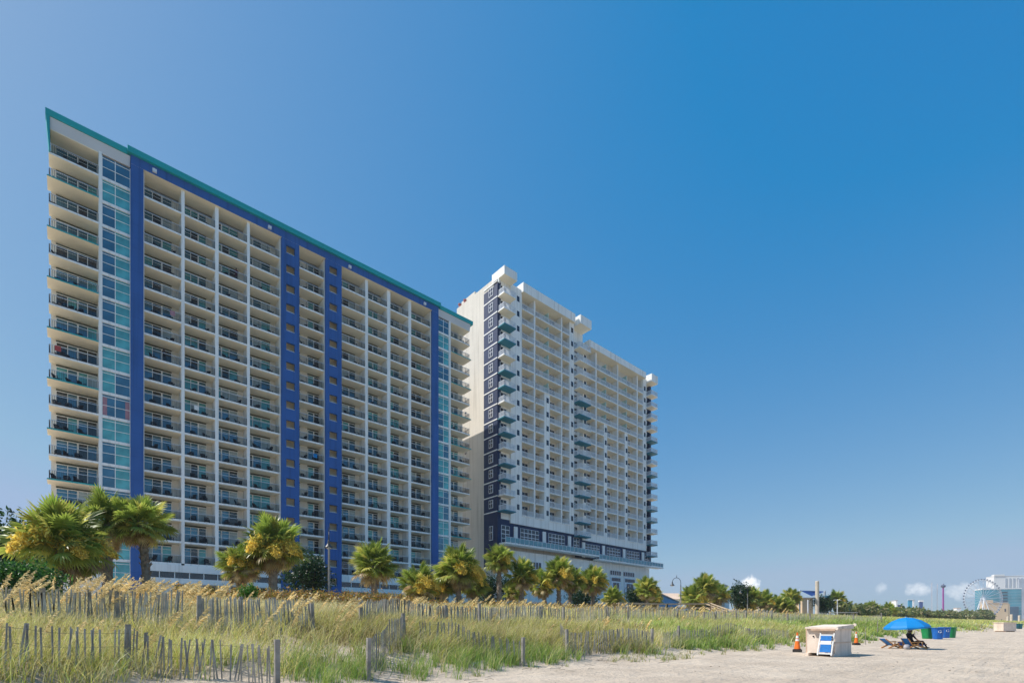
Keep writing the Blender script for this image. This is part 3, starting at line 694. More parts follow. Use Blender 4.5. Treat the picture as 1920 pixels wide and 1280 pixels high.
def palm_crown(seed, R=2.0, nf=46, tan=.2, low=-60):
    rng = np.random.default_rng(seed); VV = []; QQ = []; CC = []; n0 = 0
    for i in range(nf):
        f = i/(nf-1); el = math.radians(84 - (84-low)*f**.85 + rng.uniform(-9, 9)); az = i*2.39996 + rng.uniform(-.3, .3)
        sc_ = R/1.95*rng.uniform(.85, 1.12)*(1 if el > -.5 else .8)
        v, q, t = fan_frond(rng, droop=.12+.42*f*rng.uniform(.5, 1.4), nl=18)
        tw = rng.uniform(-1.0, 1.0); c, s = math.cos(tw), math.sin(tw); v = v @ np.array([[1, 0, 0], [0, c, s], [0, -s, c]])
        v = (v*sc_) @ roty(-el).T @ rotz(az).T
        v[:, 2] += .25*(1-f); r = rng.random()
        age = f + rng.uniform(-.12, .12)
        base = GREEN*(1-min(1, age*.9)) + (GREEN*.55+YEL*.45)*min(1, age*.9)
        if age > 1-tan: base = DEAD if r < .5 else TAN
        elif r > .76: base = YEL
        base = base*rng.uniform(.6, 1.45)
        tip = np.clip(t-.55, 0, 1)[:, None]*1.2
        c_ = base*(1-tip) + (base*.45+YEL*.65)*tip
        VV.append(v); QQ.append(q+n0); CC.append(c_); n0 += len(v)
    return np.concatenate(VV), np.concatenate(QQ), np.concatenate(CC)
def spray(seed, L=1.5, n=620):
    "golden branched flower stalk arching outwards along +x"
    rng = np.random.default_rng(seed); V = []; Q = []; C = []
    t = rng.random(n)**.7; w_ = .10+.26*np.sin(np.pi*np.clip(t, 0, 1))
    p = np.stack([L*t, rng.normal(0, 1, n)*w_*.6, .55*L*t-.85*L*t**2.2 + rng.normal(0, 1, n)*w_*.5], 1)
    a = rng.normal(0, 1, (n, 3)); a /= np.linalg.norm(a, axis=1)[:, None]; b = np.cross(a, rng.normal(0, 1, (n, 3))); b /= np.linalg.norm(b, axis=1)[:, None]
    sz = rng.uniform(.02, .055, n)[:, None]
    v = np.stack([p-a*sz*2-b*sz*.5, p+a*sz*2-b*sz*.5, p+a*sz*2+b*sz*.5, p-a*sz*2+b*sz*.5], 1).reshape(-1, 3)
    q = np.arange(4*n).reshape(n, 4); c = np.repeat(np.array([.85, .66, .13])*rng.uniform(.6, 1.35, (n, 1)), 4, 0)
    return v, q, c
CROWNS = [np_mesh('crown', *palm_crown(i, nf=nf, tan=tn_, low=lo), 'leaf') for i, (nf, tn_, lo) in enumerate([(190, .2, -66), (160, .26, -64), (140, .18, -55), (180, .3, -74), (130, .26, -56), (150, .34, -70)])]
SPRAYS = [np_mesh('flower_stalk', *spray(50+i), 'leaf') for i in range(3)]
def trunk_mesh(h, r, lean, seed, boots=True):
    rng = random.Random(seed); b_ = MB(); n = 12; prof = []
    steps = max(6, int(h/.35)); pts = []
    for k in range(steps+1):
        t = k/steps; rr = r*(1.12-.2*t+.06*math.sin(k*2.1)); pts.append(((lean[0]*t*t, lean[1]*t*t, h*t), rr))
    for (p, ra), (q, rb) in zip(pts[:-1], pts[1:]): b_.tube(p, q, ra, rb, n, cap=False)
    if boots:                                     # old leaf bases criss-crossing up the trunk
        for k in range(int(h*16)):
            t = rng.uniform(.15, 1); a = rng.uniform(0, 6.283); c = Vector((lean[0]*t*t, lean[1]*t*t, h*t)); d = Vector((math.cos(a), math.sin(a), 0))
            p = c+d*(r*.85); q = c+d*(r*1.45)+Vector((-d.y*.10*(-1)**k, d.x*.10*(-1)**k, .26)); b_.bar(p, q, .09, .03)
    return b_
def palm(px, q, top, R, ci, label, tr=.22, lean=0, sprays=0, zr=None, dead=False):
    s = q*(.6625+.749*(px-960)/940)/(.749-.6625*(px-960)/940); z0 = hz(s, q)-.1
    ztop = top - 1.08*R
    h = ztop-z0; lv = CR*lean
    o = thing('palm_tree', label, 'palm tree', (s, q, z0), 0, 'sabal palms along the boardwalk')
    me = trunk_mesh(h, tr, (lv.x, lv.y), int(px)).mesh('trunk', 'palm_bark'); inst('trunk', me, o)
    inst('crown', CROWNS[ci], o, (lv.x, lv.y, h-.1), random.uniform(0, 6.28), R/1.95)
    for k in range(sprays):
        a = -math.pi/2 + .4 + (k-(sprays-1)/2)*(2.6/max(1, sprays)) + random.uniform(-.3, .3)
        inst('flower_stalk', SPRAYS[k % 3], o, (lv.x+.35*math.cos(a), lv.y+.35*math.sin(a), h+.05+random.uniform(-.3, .35)), a, R/1.75*random.uniform(.85, 1.15))
    return o
palm(103, 40, 9.05, 2.6, 0, 'largest broad sabal palm, leftmost in the row before the blue pillared hotel', .34, .3, 3)
palm(203, 43, 10.5, 2.05, 1, 'sabal palm with thick shaggy trunk, middle of the three left palms', .26, -.1, 1)
palm(276, 42, 10.6, 2.0, 2, 'slender grey trunked sabal palm leaning in front of the blue pillar', .24, -.5, 0)
palm(140, 46, 8.2, 1.9, 4, 'short sabal palm half hidden between the two leftmost tall palms', .2, 0, 2)
palm(512, 42, 10.3, 2.5, 3, 'big round sabal palm with drooping pale fronds and golden flower sprays', .30, 0, 5)
palm(452, 43, 8.0, 1.75, 5, 'lower orange tinged sabal palm left of the big round palm', .2, 0, 4)
palm(702, 43, 9.4, 2.2, 1, 'round headed sabal palm with stout reddish trunk right of the street lamp', .28, 0, 0)
palm(785, 44, 7.7, 2.1, 5, 'low bushy sabal palm covered with golden flower sprays', .2, 0, 6)
palm(860, 43, 10.0, 2.55, 3, 'tall bushy sabal palm full of yellow flower clusters before the gap between hotels', .26, 0, 7)
palm(828, 45, 7.6, 1.7, 2, 'small sabal palm squeezed left of the tall bushy yellow flowered palm', .18, 0, 2)
palm(888, 45, 7.9, 1.8, 0, 'lower sabal palm just right of the tall bushy yellow flowered palm', .2, 0, 2)
palm(1150, 46, 7.4, 1.7, 4, 'short sabal palm right of the peach fronded palm before the podium', .18, 0, 1)
palm(936, 43, 10.9, 1.95, 2, 'tall slim sabal palm below the navy corner of the pale hotel', .25, 0, 2)
palm(978, 42, 9.2, 1.95, 4, 'sabal palm with criss-cross trunk right of the tall slim palm', .22, .1, 1)
palm(963, 45, 7.0, 1.4, 4, 'short young sabal palm between two taller palms below the navy corner', .15, 0, 1)
palm(1048, 43, 10.2, 2.1, 1, 'tallest sabal palm in the clump before the pale hotel podium', .24, 0, 3)
palm(1022, 43.5, 8.5, 1.9, 5, 'leaning tan fronded sabal palm on the left of the podium clump', .2, -.4, 3)
palm(1068, 44, 9.3, 1.9, 3, 'dark sabal palm on the right of the podium clump', .2, .3, 1)
palm(1112, 43, 9.6, 2.1, 1, 'sabal palm with peach drooping fronds before the podium windows', .24, 0, 3)
palm(1213, 43, 9.1, 2.05, 2, 'lone sabal palm with golden sprays at the right end of the pale hotel', .24, 0, 3)
palm(1222, 45, 7.6, 1.7, 5, 'smaller sabal palm tucked behind the lone palm at the hotel end', .2, .2, 2)
palm(1322, 43, 10.6, 2.5, 1, 'tallest palm in the clump right of the curved street lamp', .26, 0, 1)
palm(1298, 43, 8.6, 2.3, 3, 'yellow green palm on the left of the clump by the curved lamp', .22, 0, 4)
palm(1346, 43, 9.2, 2.2, 5, 'palm on the right of the clump by the curved lamp', .22, 0, 3)
palm(1408, 43, 9.6, 2.4, 2, 'palm under the white cloud beside the thin lamp post', .24, 0, 1)
palm(1397, 44, 7.6, 2.1, 5, 'low yellowing palm left of the palm under the white cloud', .2, 0, 3)
palm(1436, 43, 8.9, 2.2, 4, 'palm with split trunk right of the palm under the cloud', .22, 0, 2)
palm(1456, 44, 8.3, 2.2, 1, 'low dark palm right of the split trunk palm', .22, 0, 1)
palm(1484, 43, 10.2, 2.3, 2, 'tall thin palm standing just left of the blue shade sail', .22, 0, 1)
palm(1478, 42, 7.6, 2.0, 4, 'short palm at the foot of the tall thin palm by the sail', .2, 0, 1)
palm(1568, 43, 11.0, 2.6, 1, 'rusty topped palm rising above the scrub right of the concrete column', .24, 0, 2)
palm(1634, 43, 9.6, 2.8, 2, 'palm poking above the scrub beneath the faint small cloud', .24, 0, 0)
palm(1666, 43, 9.4, 2.8, 4, 'palm poking above the scrub left of the far blue tower', .24, 0, 0)

def leaf_cloud(name, blobs, n, sz, cols, seed, mname='leaf'):
    "blobs: (cx, cy, cz, rx, ry, rz); leaves sit mostly near the surface of lumpy ellipsoids"
    rng = np.random.default_rng(seed); vol = np.array([b[3]*b[4]*b[5] for b in blobs])**.67; pr = vol/vol.sum()
    k = rng.choice(len(blobs), n, p=pr); B = np.array(blobs)[k]
    d = rng.normal(0, 1, (n, 3)); d /= np.linalg.norm(d, axis=1)[:, None]
    lump = 1+.16*np.sin(d[:, 0]*5+B[:, 0]*3)+.14*np.sin(d[:, 1]*6+B[:, 1])+.14*np.sin(d[:, 2]*7)
    r = (rng.random(n)**.35)*lump; p = B[:, :3]+d*B[:, 3:6]*r[:, None]
    a = rng.normal(0, 1, (n, 3)); a /= np.linalg.norm(a, axis=1)[:, None]; b = np.cross(a, rng.normal(0, 1, (n, 3))); b /= np.linalg.norm(b, axis=1)[:, None]
    s = (sz*rng.uniform(.6, 1.4, n))[:, None]
    v = np.stack([p-a*s, p-b*s*.45, p+a*s, p+b*s*.45], 1).reshape(-1, 3); q = np.arange(4*n).reshape(n, 4)
    ci = rng.choice(len(cols), n); c = np.array(cols)[ci]*rng.uniform(.65, 1.35, (n, 1))
    return np_mesh(name, v, q, np.repeat(c, 4, 0), mname)
DG = [(.018, .05, .018), (.03, .075, .02), (.022, .06, .03)]; MG = [(.06, .14, .03), (.08, .17, .03), (.05, .11, .03)]
def bush(px, q, w_, h, label, cat, cols, n=2600, sz=.11, name='bush', seed=1, trunk=True, z_up=.0):
    t = (px-960)/940; s = q*(.6625+.749*t)/(.749-.6625*t); z0 = hz(s, q); rng = random.Random(seed)
    o = thing(name, label, cat, (s, q, z0))
    bl = [(rng.uniform(-.5, .5)*w_, rng.uniform(-.3, .3)*w_, h*rng.uniform(.4, .72), w_*rng.uniform(.3, .45), w_*rng.uniform(.3, .45), h*rng.uniform(.26, .36)) for _ in range(9)]
    inst('crown', leaf_cloud('crown', bl, n, sz, cols, seed), o, (0, 0, z_up))
    mb = MB(); 
    for a in range(4): mb.tube((0, 0, -.2), (math.cos(a*1.7)*w_*.3, math.sin(a*1.7)*w_*.3, h*.6+z_up), .09, .03, 6)
    inst('trunk', mb.mesh('trunk', 'bark'), o)
bush(578, 47, 2.9, 5.3, 'dark rounded shrub tree beside the big round palm', 'shrub', DG, 5200, .13, 'shrub', 3)
bush(6, 44, 2.8, 5.6, 'dark green tree at the far left edge behind the tallest palm', 'tree', DG+MG[:1], 5200, .14, 'tree', 4)
bush(52, 30, 1.7, 2.0, 'bright green hedge mound at the left below the largest palm', 'shrub', [(.03, .10, .02), (.06, .17, .03), (.09, .22, .04)], 5200, .07, 'shrub', 5)
bush(466, 33, .8, 1.5, 'small vivid green bush rising from the orange hedge', 'shrub', [(.06, .20, .02), (.09, .25, .03)], 1600, .06, 'bush', 6)
bush(818, 47, 2.3, 4.4, 'dark shrub between the flowering palms before the glass strip', 'shrub', DG, 3600, .12, 'shrub', 7)
bush(930, 48, 3.0, 5.2, 'dark shrub behind the tall slim palm', 'shrub', DG, 4200, .13, 'shrub', 8)
bush(1188, 46, 2.6, 4.4, 'dark shrub between the podium palms and the lone palm', 'shrub', DG, 3600, .13, 'shrub', 9)
bush(1378, 45, 4.3, 7.0, 'dense dark evergreen standing left of the white cloud', 'tree', DG, 5200, .18, 'tree', 10)
bush(1545, 44, 4.6, 6.0, 'dark evergreen behind the concrete column', 'tree', DG+MG[:1], 4600, .2, 'tree', 11)
bush(1095, 48, 3.2, 4.2, 'dark undergrowth shrub between the podium clump and the peach palm', 'shrub', DG, 3600, .13, 'shrub', 12)
bush(1440, 48, 5, 4.5, 'dark undergrowth shrub behind the low palms under the cloud', 'shrub', DG, 3600, .16, 'shrub', 13)
bush(1315, 48, 4.5, 4.5, 'dark undergrowth shrub beneath the palm clump by the curved lamp', 'shrub', DG, 3600, .15, 'shrub', 14)
# far scrub that closes the dune on the right: reads as one mass
bl = []; rr = random.Random(5)
for px in np.arange(1575, 1860, 2.2):
    q = 43+rr.uniform(-3, 6); t = (px-960)/940; den = .749-.6625*t
    s = q*(.6625+.749*t)/den; Y = .6625*s+.749*q; f = min(1, (px-1575)/200.)
    ztop = 1.55+(1172-(1131+16*f+rr.uniform(-4, 5)))*Y/940; z0 = hz(s, q); h = max(1.2, ztop-z0); wdt = 3.5*Y/940*rr.uniform(2, 3.2)
    bl.append((s, q, z0+h*.5, wdt, wdt*.8, h*.55))
tag(inst('coastal_scrub', leaf_cloud('coastal_scrub', bl, 60000, .6, [(.10, .17, .05), (.34, .35, .12), (.24, .29, .08), (.46, .39, .2), (.13, .17, .06), (.2, .22, .07)], 21)), kind='stuff')
# rust coloured hedge in front of the boardwalk
bl = []
for px in np.arange(330, 775, 3.2):
    q = 35.5; t = (px-960)/940; s = q*(.6625+.749*t)/(.749-.6625*t); bl.append((s, q+rr.uniform(-.5, .5), hz(s, q)+.45, .5, .8, .75+rr.uniform(-.12, .12)))
for px in np.arange(775, 1260, 3.5):
    q = 35.5; t = (px-960)/940; s = q*(.6625+.749*t)/(.749-.6625*t); bl.append((s, q+rr.uniform(-.5, .5), hz(s, q)+.2, .6, .8, .6+rr.uniform(-.12, .12)))
tag(inst('hedge', leaf_cloud('hedge', bl, 42000, .075, [(.46, .26, .06), (.42, .30, .07), (.32, .26, .07), (.2, .22, .05), (.48, .22, .07)], 22)), kind='stuff')

# ================================================================== dune grass
def blades(P, H, W, lean_dir, lean, cols, rng, tipc=None, segs=3):
    n = len(P); a = rng.uniform(0, 2*np.pi, n); side = np.stack([np.cos(a), np.sin(a), np.zeros(n)], 1)
    ld = lean_dir + rng.normal(0, .7, (n, 3))*np.array([1, 1, 0]); ld[:, 2] = 0; ld /= (np.linalg.norm(ld, axis=1)[:, None]+1e-6)
    V = np.zeros((n, (segs+1)*2, 3)); C = np.zeros((n, (segs+1)*2, 3))
    for k in range(segs+1):
        t = k/segs; c = P + np.array([0, 0, 1])*(H*(t-.35*lean*t**2.2))[:, None] + ld*(H*lean*t**1.8)[:, None]
        wv_ = (W*(1-t**1.6*.92))[:, None]
        V[:, 2*k] = c-side*wv_; V[:, 2*k+1] = c+side*wv_
        cc = cols*(1-.25*(1-t)) if tipc is None else cols*(1-t**1.5)+tipc*t**1.5
        C[:, 2*k] = cc; C[:, 2*k+1] = cc
    base = (np.arange(n)*(segs+1)*2)[:, None]
    q = np.concatenate([base+np.array([[2*k, 2*k+1, 2*k+3, 2*k+2]]) for k in range(segs)], 0)
    return V.reshape(-1, 3), q, C.reshape(-1, 3)
def vnoise(s, q, sc_=1.0): return wob(s*sc_+3.1, q*sc_-1.7)
WIND = np.array([.749, -.6625, 0])
def visible(s, q, m=90):
    Y = .6625*s+.749*q; X = .749*s-.6625*q; px = 960+940*X/np.maximum(Y, .1); return (Y > 4) & (px > -m) & (px < 1920+m), Y
def scatter(n, s0, s1, q0, q1, rng, dens, pw=1.6):
    "points with density falling with distance"
    out_s = []; out_q = []; tot = 0
    while tot < n:
        u = rng.random(n*3); s = s0 + (s1-s0)*u**2.4; q = rng.uniform(q0, q1, n*3)
        v, Y = visible(s, q); keep = v & (rng.random(n*3) < dens(s, q-qedge(s)))
        out_s.append(s[keep]); out_q.append(q[keep]); tot += keep.sum()
        if keep.sum() < 10: break
    s = np.concatenate(out_s)[:n]; q = np.concatenate(out_q)[:n]; return s, q
def pal(n, cols, rng, jit=.3): return np.array(cols)[rng.integers(0, len(cols), n)]*rng.uniform(1-jit, 1+jit, (n, 1))
TUFT = [None]
def tufts(s, q, per, spread, rng):
    s = np.repeat(s, per); q = np.repeat(q, per); n = len(s); r = np.abs(rng.normal(0, spread, n)); a = rng.uniform(0, 6.283, n)
    TUFT[0] = np.repeat(rng.uniform(.55, 1.5, n//per), per)[:, None]; return s+r*np.cos(a), q+r*np.sin(a)
def mk(name, sets): 
    v = []; q = []; c = []; n0 = 0
    for a, b, d in sets: v.append(a); q.append(b+n0); c.append(d); n0 += len(a)
    return tag(inst(name, np_mesh(name, np.concatenate(v), np.concatenate(q), np.concatenate(c), 'grass_leaf')), kind='stuff')
rng = np.random.default_rng(4)
FRESH = [(.19, .32, .055), (.25, .37, .065), (.14, .25, .06), (.34, .41, .07)]; OLIVE = [(.34, .31, .09), (.43, .38, .12), (.47, .40, .18), (.24, .26, .07), (.52, .43, .21)]
BLUEG = [(.15, .28, .11), (.18, .31, .10), (.21, .28, .13)]; BROWN = [(.24, .17, .09), (.32, .22, .13), (.17, .12, .07)]; STRAW = [(.58, .49, .28), (.50, .41, .21)]; YG = [(.42, .43, .06), (.36, .41, .07)]
# front tufts of fresh beach grass with sand between them
def bare(s, dq): return 1-.88*np.clip(1-np.abs(s-2.4)/2.6, 0, 1)**.4*np.clip((1.9-dq)/.5, 0, 1)
def d_front(s, dq): return np.clip(1-np.abs(dq-1.3)/1.5, 0, 1)*np.clip(.25+.95*vnoise(s, dq+11, 1.0), .03, 1)*bare(s, dq)
s, q = scatter(560, -6, 60, 9, 15, rng, d_front); s, q = tufts(s, q, 26, .17, rng); n = len(s)
Y = visible(s, q)[1]; P = np.stack([s, q, ht(s, q)-.02], 1); H = rng.uniform(.28, .72, n)*(1-.15*np.clip(Y/60, 0, 1))
f1 = blades(P, H, .0075*np.clip(Y/13, .85, 4), WIND*.5+rng.normal(0, .8, (n, 3)), rng.uniform(.15, .75, n), pal(n, FRESH*2+BLUEG+STRAW[:1], rng)*1.25, rng, pal(n, FRESH+STRAW, rng)*1.2)
s, q = scatter(220, -6, 45, 8, 15, rng, lambda s, dq: np.clip(1-np.abs(dq-.1)/.9, 0, 1)*np.clip(.1+.8*vnoise(s, dq, .8), .02, 1)*.7); s, q = tufts(s, q, 10, .10, rng); n = len(s)
Y = visible(s, q)[1]; P = np.stack([s, q, ht(s, q)-.02], 1)
f2 = blades(P, rng.uniform(.15, .42, n), .0055*np.clip(Y/13, .85, 4), rng.normal(0, 1, (n, 3)), rng.uniform(.3, 1.0, n), pal(n, FRESH+OLIVE, rng), rng, pal(n, STRAW+FRESH, rng))
mk('beach_grass', [f1, f2])
# dense mid-slope grass
def d_mid(s, dq): return np.clip((dq-1.0)/.9, 0, 1)*np.clip(.62+.55*vnoise(s*.8, dq*.8+5), .12, 1)*bare(s, dq)
sets = []
for (n0, s0, s1, q0, q1, per, sp, h0, h1_, cols, tips, wd) in [
    (5600, -7, 40, 11, 19, 11, .22, .32, .88, OLIVE+FRESH[:1]+YG+STRAW*2, STRAW*3+OLIVE+YG, .0085),
    (3000, -7, 40, 17, 34, 9, .28, .40, .90, OLIVE+STRAW+BROWN[:1]+YG[:1], STRAW, .009),
    (3000, 25, 110, 9, 20, 9, .34, .38, .80, BLUEG+OLIVE+FRESH+YG, FRESH+STRAW[:1], .0085),
    (2200, 25, 120, 16, 36, 9, .4, .35, .75, OLIVE+YG+STRAW[:1]+BROWN[:1], STRAW+YG, .0095),
    (2600, 90, 420, 5, 36, 8, .9, .4, .8, OLIVE+YG+BLUEG+FRESH[:1], STRAW+YG, .007)]:
    s, q = scatter(n0, s0, s1, q0, q1, rng, d_mid); s, q = tufts(s, q, per, sp, rng); n = len(s)
    Y = visible(s, q)[1]; P = np.stack([s, q, ht(s, q)-.03], 1)
    zone = np.clip(.5+.8*vnoise(s*.35, q*.5), 0, 1)[:, None]
    base = pal(n, cols, rng); base = np.clip(base*1.5*(.6+.7*zone)*rng.uniform(.75, 1.25, (n, 1))*TUFT[0], 0, .85)
    sets.append(blades(P, rng.uniform(h0, h1_, n), wd*np.clip(Y/14, .8, 14), WIND*.55+rng.normal(0, .7, (n, 3)), rng.uniform(.15, 1.0, n), base, rng, np.clip(pal(n, tips, rng)*1.4*TUFT[0]**.6, 0, .85)))
mk('dune_grass', sets)
# brown dead undergrowth around the back fence
s, q = scatter(1500, -7, 50, 13, 20, rng, lambda s, dq: np.clip(1-np.abs(dq-4.3)/2.2, 0, 1)*np.clip(.2+.9*vnoise(s*.9+4, dq), .04, 1)); s, q = tufts(s, q, 12, .25, rng); n = len(s)
Y = visible(s, q)[1]; P = np.stack([s, q, ht(s, q)-.03], 1)
mk('dead_grass', [blades(P, rng.uniform(.15, .5, n), .006*np.clip(Y/14, .8, 6), rng.normal(0, 1, (n, 3)), rng.uniform(.3, 1.1, n), pal(n, BROWN+OLIVE[:2]+STRAW[:1], rng), rng)])
# sea oats: tall bent stalks with golden plumes blown to the right
def oats(pts, rng):
    V = []; Q = []; C = []; n0 = 0
    for (s, q, h, Y) in pts:
        z0 = hz(s, q); wd = WIND + rng.normal(0, .25, 3)*np.array([1, 1, 0]); wd[2] = 0; wd /= np.linalg.norm(wd); bend = rng.uniform(.34, .62); k = max(.9, Y/14)
        def pos(t): return np.array([s, q, z0]) + np.array([0, 0, 1])*h*(t-.28*bend*t**3) + wd*h*bend*t**2.2
        side = np.array([.749, -.6625, 0])
        ts = np.linspace(0, 1, 7); pts_ = [pos(t) for t in ts]; v = []
        for p in pts_: v += [p-side*.0035*k, p+side*.0035*k]
        V += v; Q += [(n0+2*i, n0+2*i+1, n0+2*i+3, n0+2*i+2) for i in range(6)]; C += [np.array([.32, .29, .12])]*14; n0 += 14
        pl = rng.uniform(.5, .8); m_ = int(56 if Y < 24 else 30); gold = np.array([.82, .66, .34])*rng.uniform(.8, 1.25)
        for i in range(m_):
            t = i/m_; p = pos(1-pl/h*(1-t)); fat = (.14*math.sin(math.pi*min(1, t*.9+.08))**.7+.012)
            d = wd*rng.uniform(.5, 1.2)+np.array([0, 0, -1.])*rng.uniform(.1, .7)+rng.normal(0, .35, 3); d /= np.linalg.norm(d); L = fat*rng.uniform(.7, 1.3); b = np.cross(d, rng.normal(0, 1, 3)); b /= np.linalg.norm(b); w_ = .015*k
            V += [p, p+d*L*.5-b*w_, p+d*L, p+d*L*.5+b*w_]; Q.append((n0, n0+1, n0+2, n0+3)); C += [gold*rng.uniform(.75, 1.25)]*4; n0 += 4
    return np.array(V), np.array(Q), np.array(C)
pts = []
def oat_px(px, q, h): 
    t = (px-960)/940; s = q*(.6625+.749*t)/(.749-.6625*t); pts.append((s, q, h, .6625*s+.749*q))
for px in list(rng.uniform(-40, 30, 12))+list(rng.uniform(85, 130, 10))+list(rng.uniform(140, 300, 44))+list(rng.uniform(300, 420, 16)): oat_px(px, rng.uniform(18.4, 21), rng.uniform(1.25, 1.8))
for px in list(rng.uniform(505, 545, 4))+list(rng.uniform(605, 650, 6)): oat_px(px, rng.uniform(15, 17), rng.uniform(1.2, 1.6))
for px in rng.uniform(700, 1000, 60): oat_px(px, rng.uniform(18.5, 24), rng.uniform(1.0, 1.5))
for px in rng.uniform(1000, 1480, 110): oat_px(px, rng.uniform(18.5, 26), rng.uniform(.9, 1.45))
for px in rng.uniform(300, 1500, 110): oat_px(px, rng.uniform(22, 32), rng.uniform(.8, 1.3))
for px in rng.uniform(-30, 1300, 60): oat_px(px, rng.uniform(14.5, 18), rng.uniform(.7, 1.0))
mk('sea_oats', [oats(pts, rng)])
# fallen runners and debris twigs on the front sand
def twigs():
    mb = MB()
    rr = random.Random(8)
    for _ in range(90):
        px = rr.uniform(0, 1250); q = 11.0+rr.uniform(-.9, 1.3); t = (px-960)/940; s = q*(.6625+.749*t)/(.749-.6625*t); a = rr.uniform(-.7, .7); L = rr.uniform(.15, .55); p0 = None
        for k in range(4):
            x = s+math.cos(a)*L*k/3; y = q+math.sin(a)*L*k/3; p = (x, y, hz(x, y)+.012+.03*(k in (1, 2))*rr.random()); 
            if p0: mb.tube(p0, p, .006, .005, 4)
            p0 = p; a += rr.uniform(-.5, .5)
    for _ in range(60):
        s = rr.uniform(4, 45); q = rr.uniform(1.5, 10); z = hz(s, q); r = rr.uniform(.008, .022); a = rr.uniform(0, 3)
        mb.bar((s, q, z+r*.3), (s+math.cos(a)*r*3, q+math.sin(a)*r*3, z+r*.5), r, r*.7)
    return mb
tag(twigs().build('twig_litter', 'bark'), kind='stuff')
# ================================================================== sand fences
def spx(px, q): t = (px-960)/940; return q*(.6625+.749*t)/(.749-.6625*t)
def fence(label, pts, posts, hgt, seed, step=.125, gap=.0, sink=.05):
    "pts: polyline (px column, q); posts: indices along it as (px, q, height)"
    rr = random.Random(seed); P = [(spx(a, b), b) for a, b in pts]
    o = thing('sand_fence', label, 'fence', (P[0][0], P[0][1], hz(*P[0])), 0, 'slatted sand fences on the dune'); mb = MB(); wr = MB(); c = Vector(o.location)
    prev = None
    for (a, b) in zip(P[:-1], P[1:]):
        d = math.dist(a, b); n = int(d/step); ang = math.atan2(b[1]-a[1], b[0]-a[0])
        for k in range(n):
            t = (k+rr.uniform(-.12, .12))/n; x = a[0]+(b[0]-a[0])*t; y = a[1]+(b[1]-a[1])*t; z = hz(x, y)
            if rr.random() < gap: continue
            h = hgt*rr.uniform(.93, 1.04)+.03*math.sin(x*1.3); ln = rr.gauss(0, .05)+.04*math.sin(x*.7+seed); w_ = .016*rr.uniform(.8, 1.25)
            e = Vector((math.cos(ang), math.sin(ang), 0)); f = Vector((-e.y, e.x, 0))*.005
            p0 = Vector((x, y, z-sink)); p1 = p0+Vector((e.x*ln*h*1.4, e.y*ln*h*1.4, h+sink))
            i = len(mb.v)
            for q_, in ((p0,), (p1,)): mb.v += [tuple(q_-e*w_-f), tuple(q_+e*w_-f), tuple(q_+e*w_+f), tuple(q_-e*w_+f)]
            mb.f += [(i,i+1,i+5,i+4),(i+1,i+2,i+6,i+5),(i+2,i+3,i+7,i+6),(i+3,i,i+4,i+7),(i+4,i+5,i+6,i+7)]; mb.m += [0]*5
            cur = (x, y, z)
            if prev and math.dist(prev, cur) < .8:
                for fz in (.22, .55, .88): wr.tube((prev[0], prev[1], prev[2]+fz*hgt), (x, y, z+fz*hgt), .004, n=3, cap=False)
            prev = cur
    mb.build('slat_panel', 'slat_shaded' if seed < 6 else 'slat_wood', o); wr.build('wire', 'lamp_paint', o)
    for (px, q, h) in posts:
        x, y = spx(px, q), q; z = hz(x, y); m = MB(); dx, dy = rr.gauss(0, .025), rr.gauss(0, .025)
        m.bar((x, y, z-.3), (x+dx, y+dy, z+h), .105, .095); m.build('post', 'weathered_wood', o)
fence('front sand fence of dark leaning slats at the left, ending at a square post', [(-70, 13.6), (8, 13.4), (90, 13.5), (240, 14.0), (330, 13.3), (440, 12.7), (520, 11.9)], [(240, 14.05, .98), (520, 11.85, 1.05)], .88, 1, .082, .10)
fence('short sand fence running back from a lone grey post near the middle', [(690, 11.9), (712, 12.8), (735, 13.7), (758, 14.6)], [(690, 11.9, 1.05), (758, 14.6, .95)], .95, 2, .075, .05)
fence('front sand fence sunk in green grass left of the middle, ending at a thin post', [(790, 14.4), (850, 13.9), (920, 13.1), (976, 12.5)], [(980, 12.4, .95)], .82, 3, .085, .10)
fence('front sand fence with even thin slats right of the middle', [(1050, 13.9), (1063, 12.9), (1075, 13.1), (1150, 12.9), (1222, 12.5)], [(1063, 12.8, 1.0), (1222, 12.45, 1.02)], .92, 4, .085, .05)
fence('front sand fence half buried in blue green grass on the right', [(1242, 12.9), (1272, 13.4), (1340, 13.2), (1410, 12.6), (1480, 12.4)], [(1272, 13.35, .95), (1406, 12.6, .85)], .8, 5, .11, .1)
fence('back sand fence with tall pale slats below the leftmost palms', [(-70, 18.6), (0, 18.6), (110, 18.6), (222, 18.5), (300, 18.3), (345, 18.6)], [(85, 18.7, 1.15), (222, 18.45, 1.15)], 1.12, 6, .05)
fence('back sand fence between dark posts in front of the orange hedge', [(372, 17.0), (450, 17.4), (520, 17.3), (588, 16.9)], [(372, 16.9, 1.15), (450, 17.5, 1.1), (588, 16.8, 1.2)], 1.08, 7, .052)
fence('back sand fence in the middle below the round headed palm', [(677, 17.0), (740, 17.6), (835, 17.6), (900, 17.0)], [(677, 16.9, 1.15), (722, 17.7, 1.0), (835, 17.5, 1.1), (900, 16.9, 1.25)], 1.05, 8, .052)
fence('back sand fence of wide pale slats right of the middle', [(905, 17.2), (960, 17.8), (1014, 17.6), (1056, 17.0)], [(1014, 17.6, 1.05), (1056, 16.9, 1.15)], 1.08, 9, .055)
fence('back sand fence below the pale hotel podium', [(1062, 17.3), (1140, 17.7), (1178, 17.4), (1270, 17.6), (1320, 17.4)], [(1140, 17.6, 1.1), (1178, 17.3, 1.15), (1270, 17.5, 1.15), (1320, 17.3, 1.15)], 1.1, 10, .09)
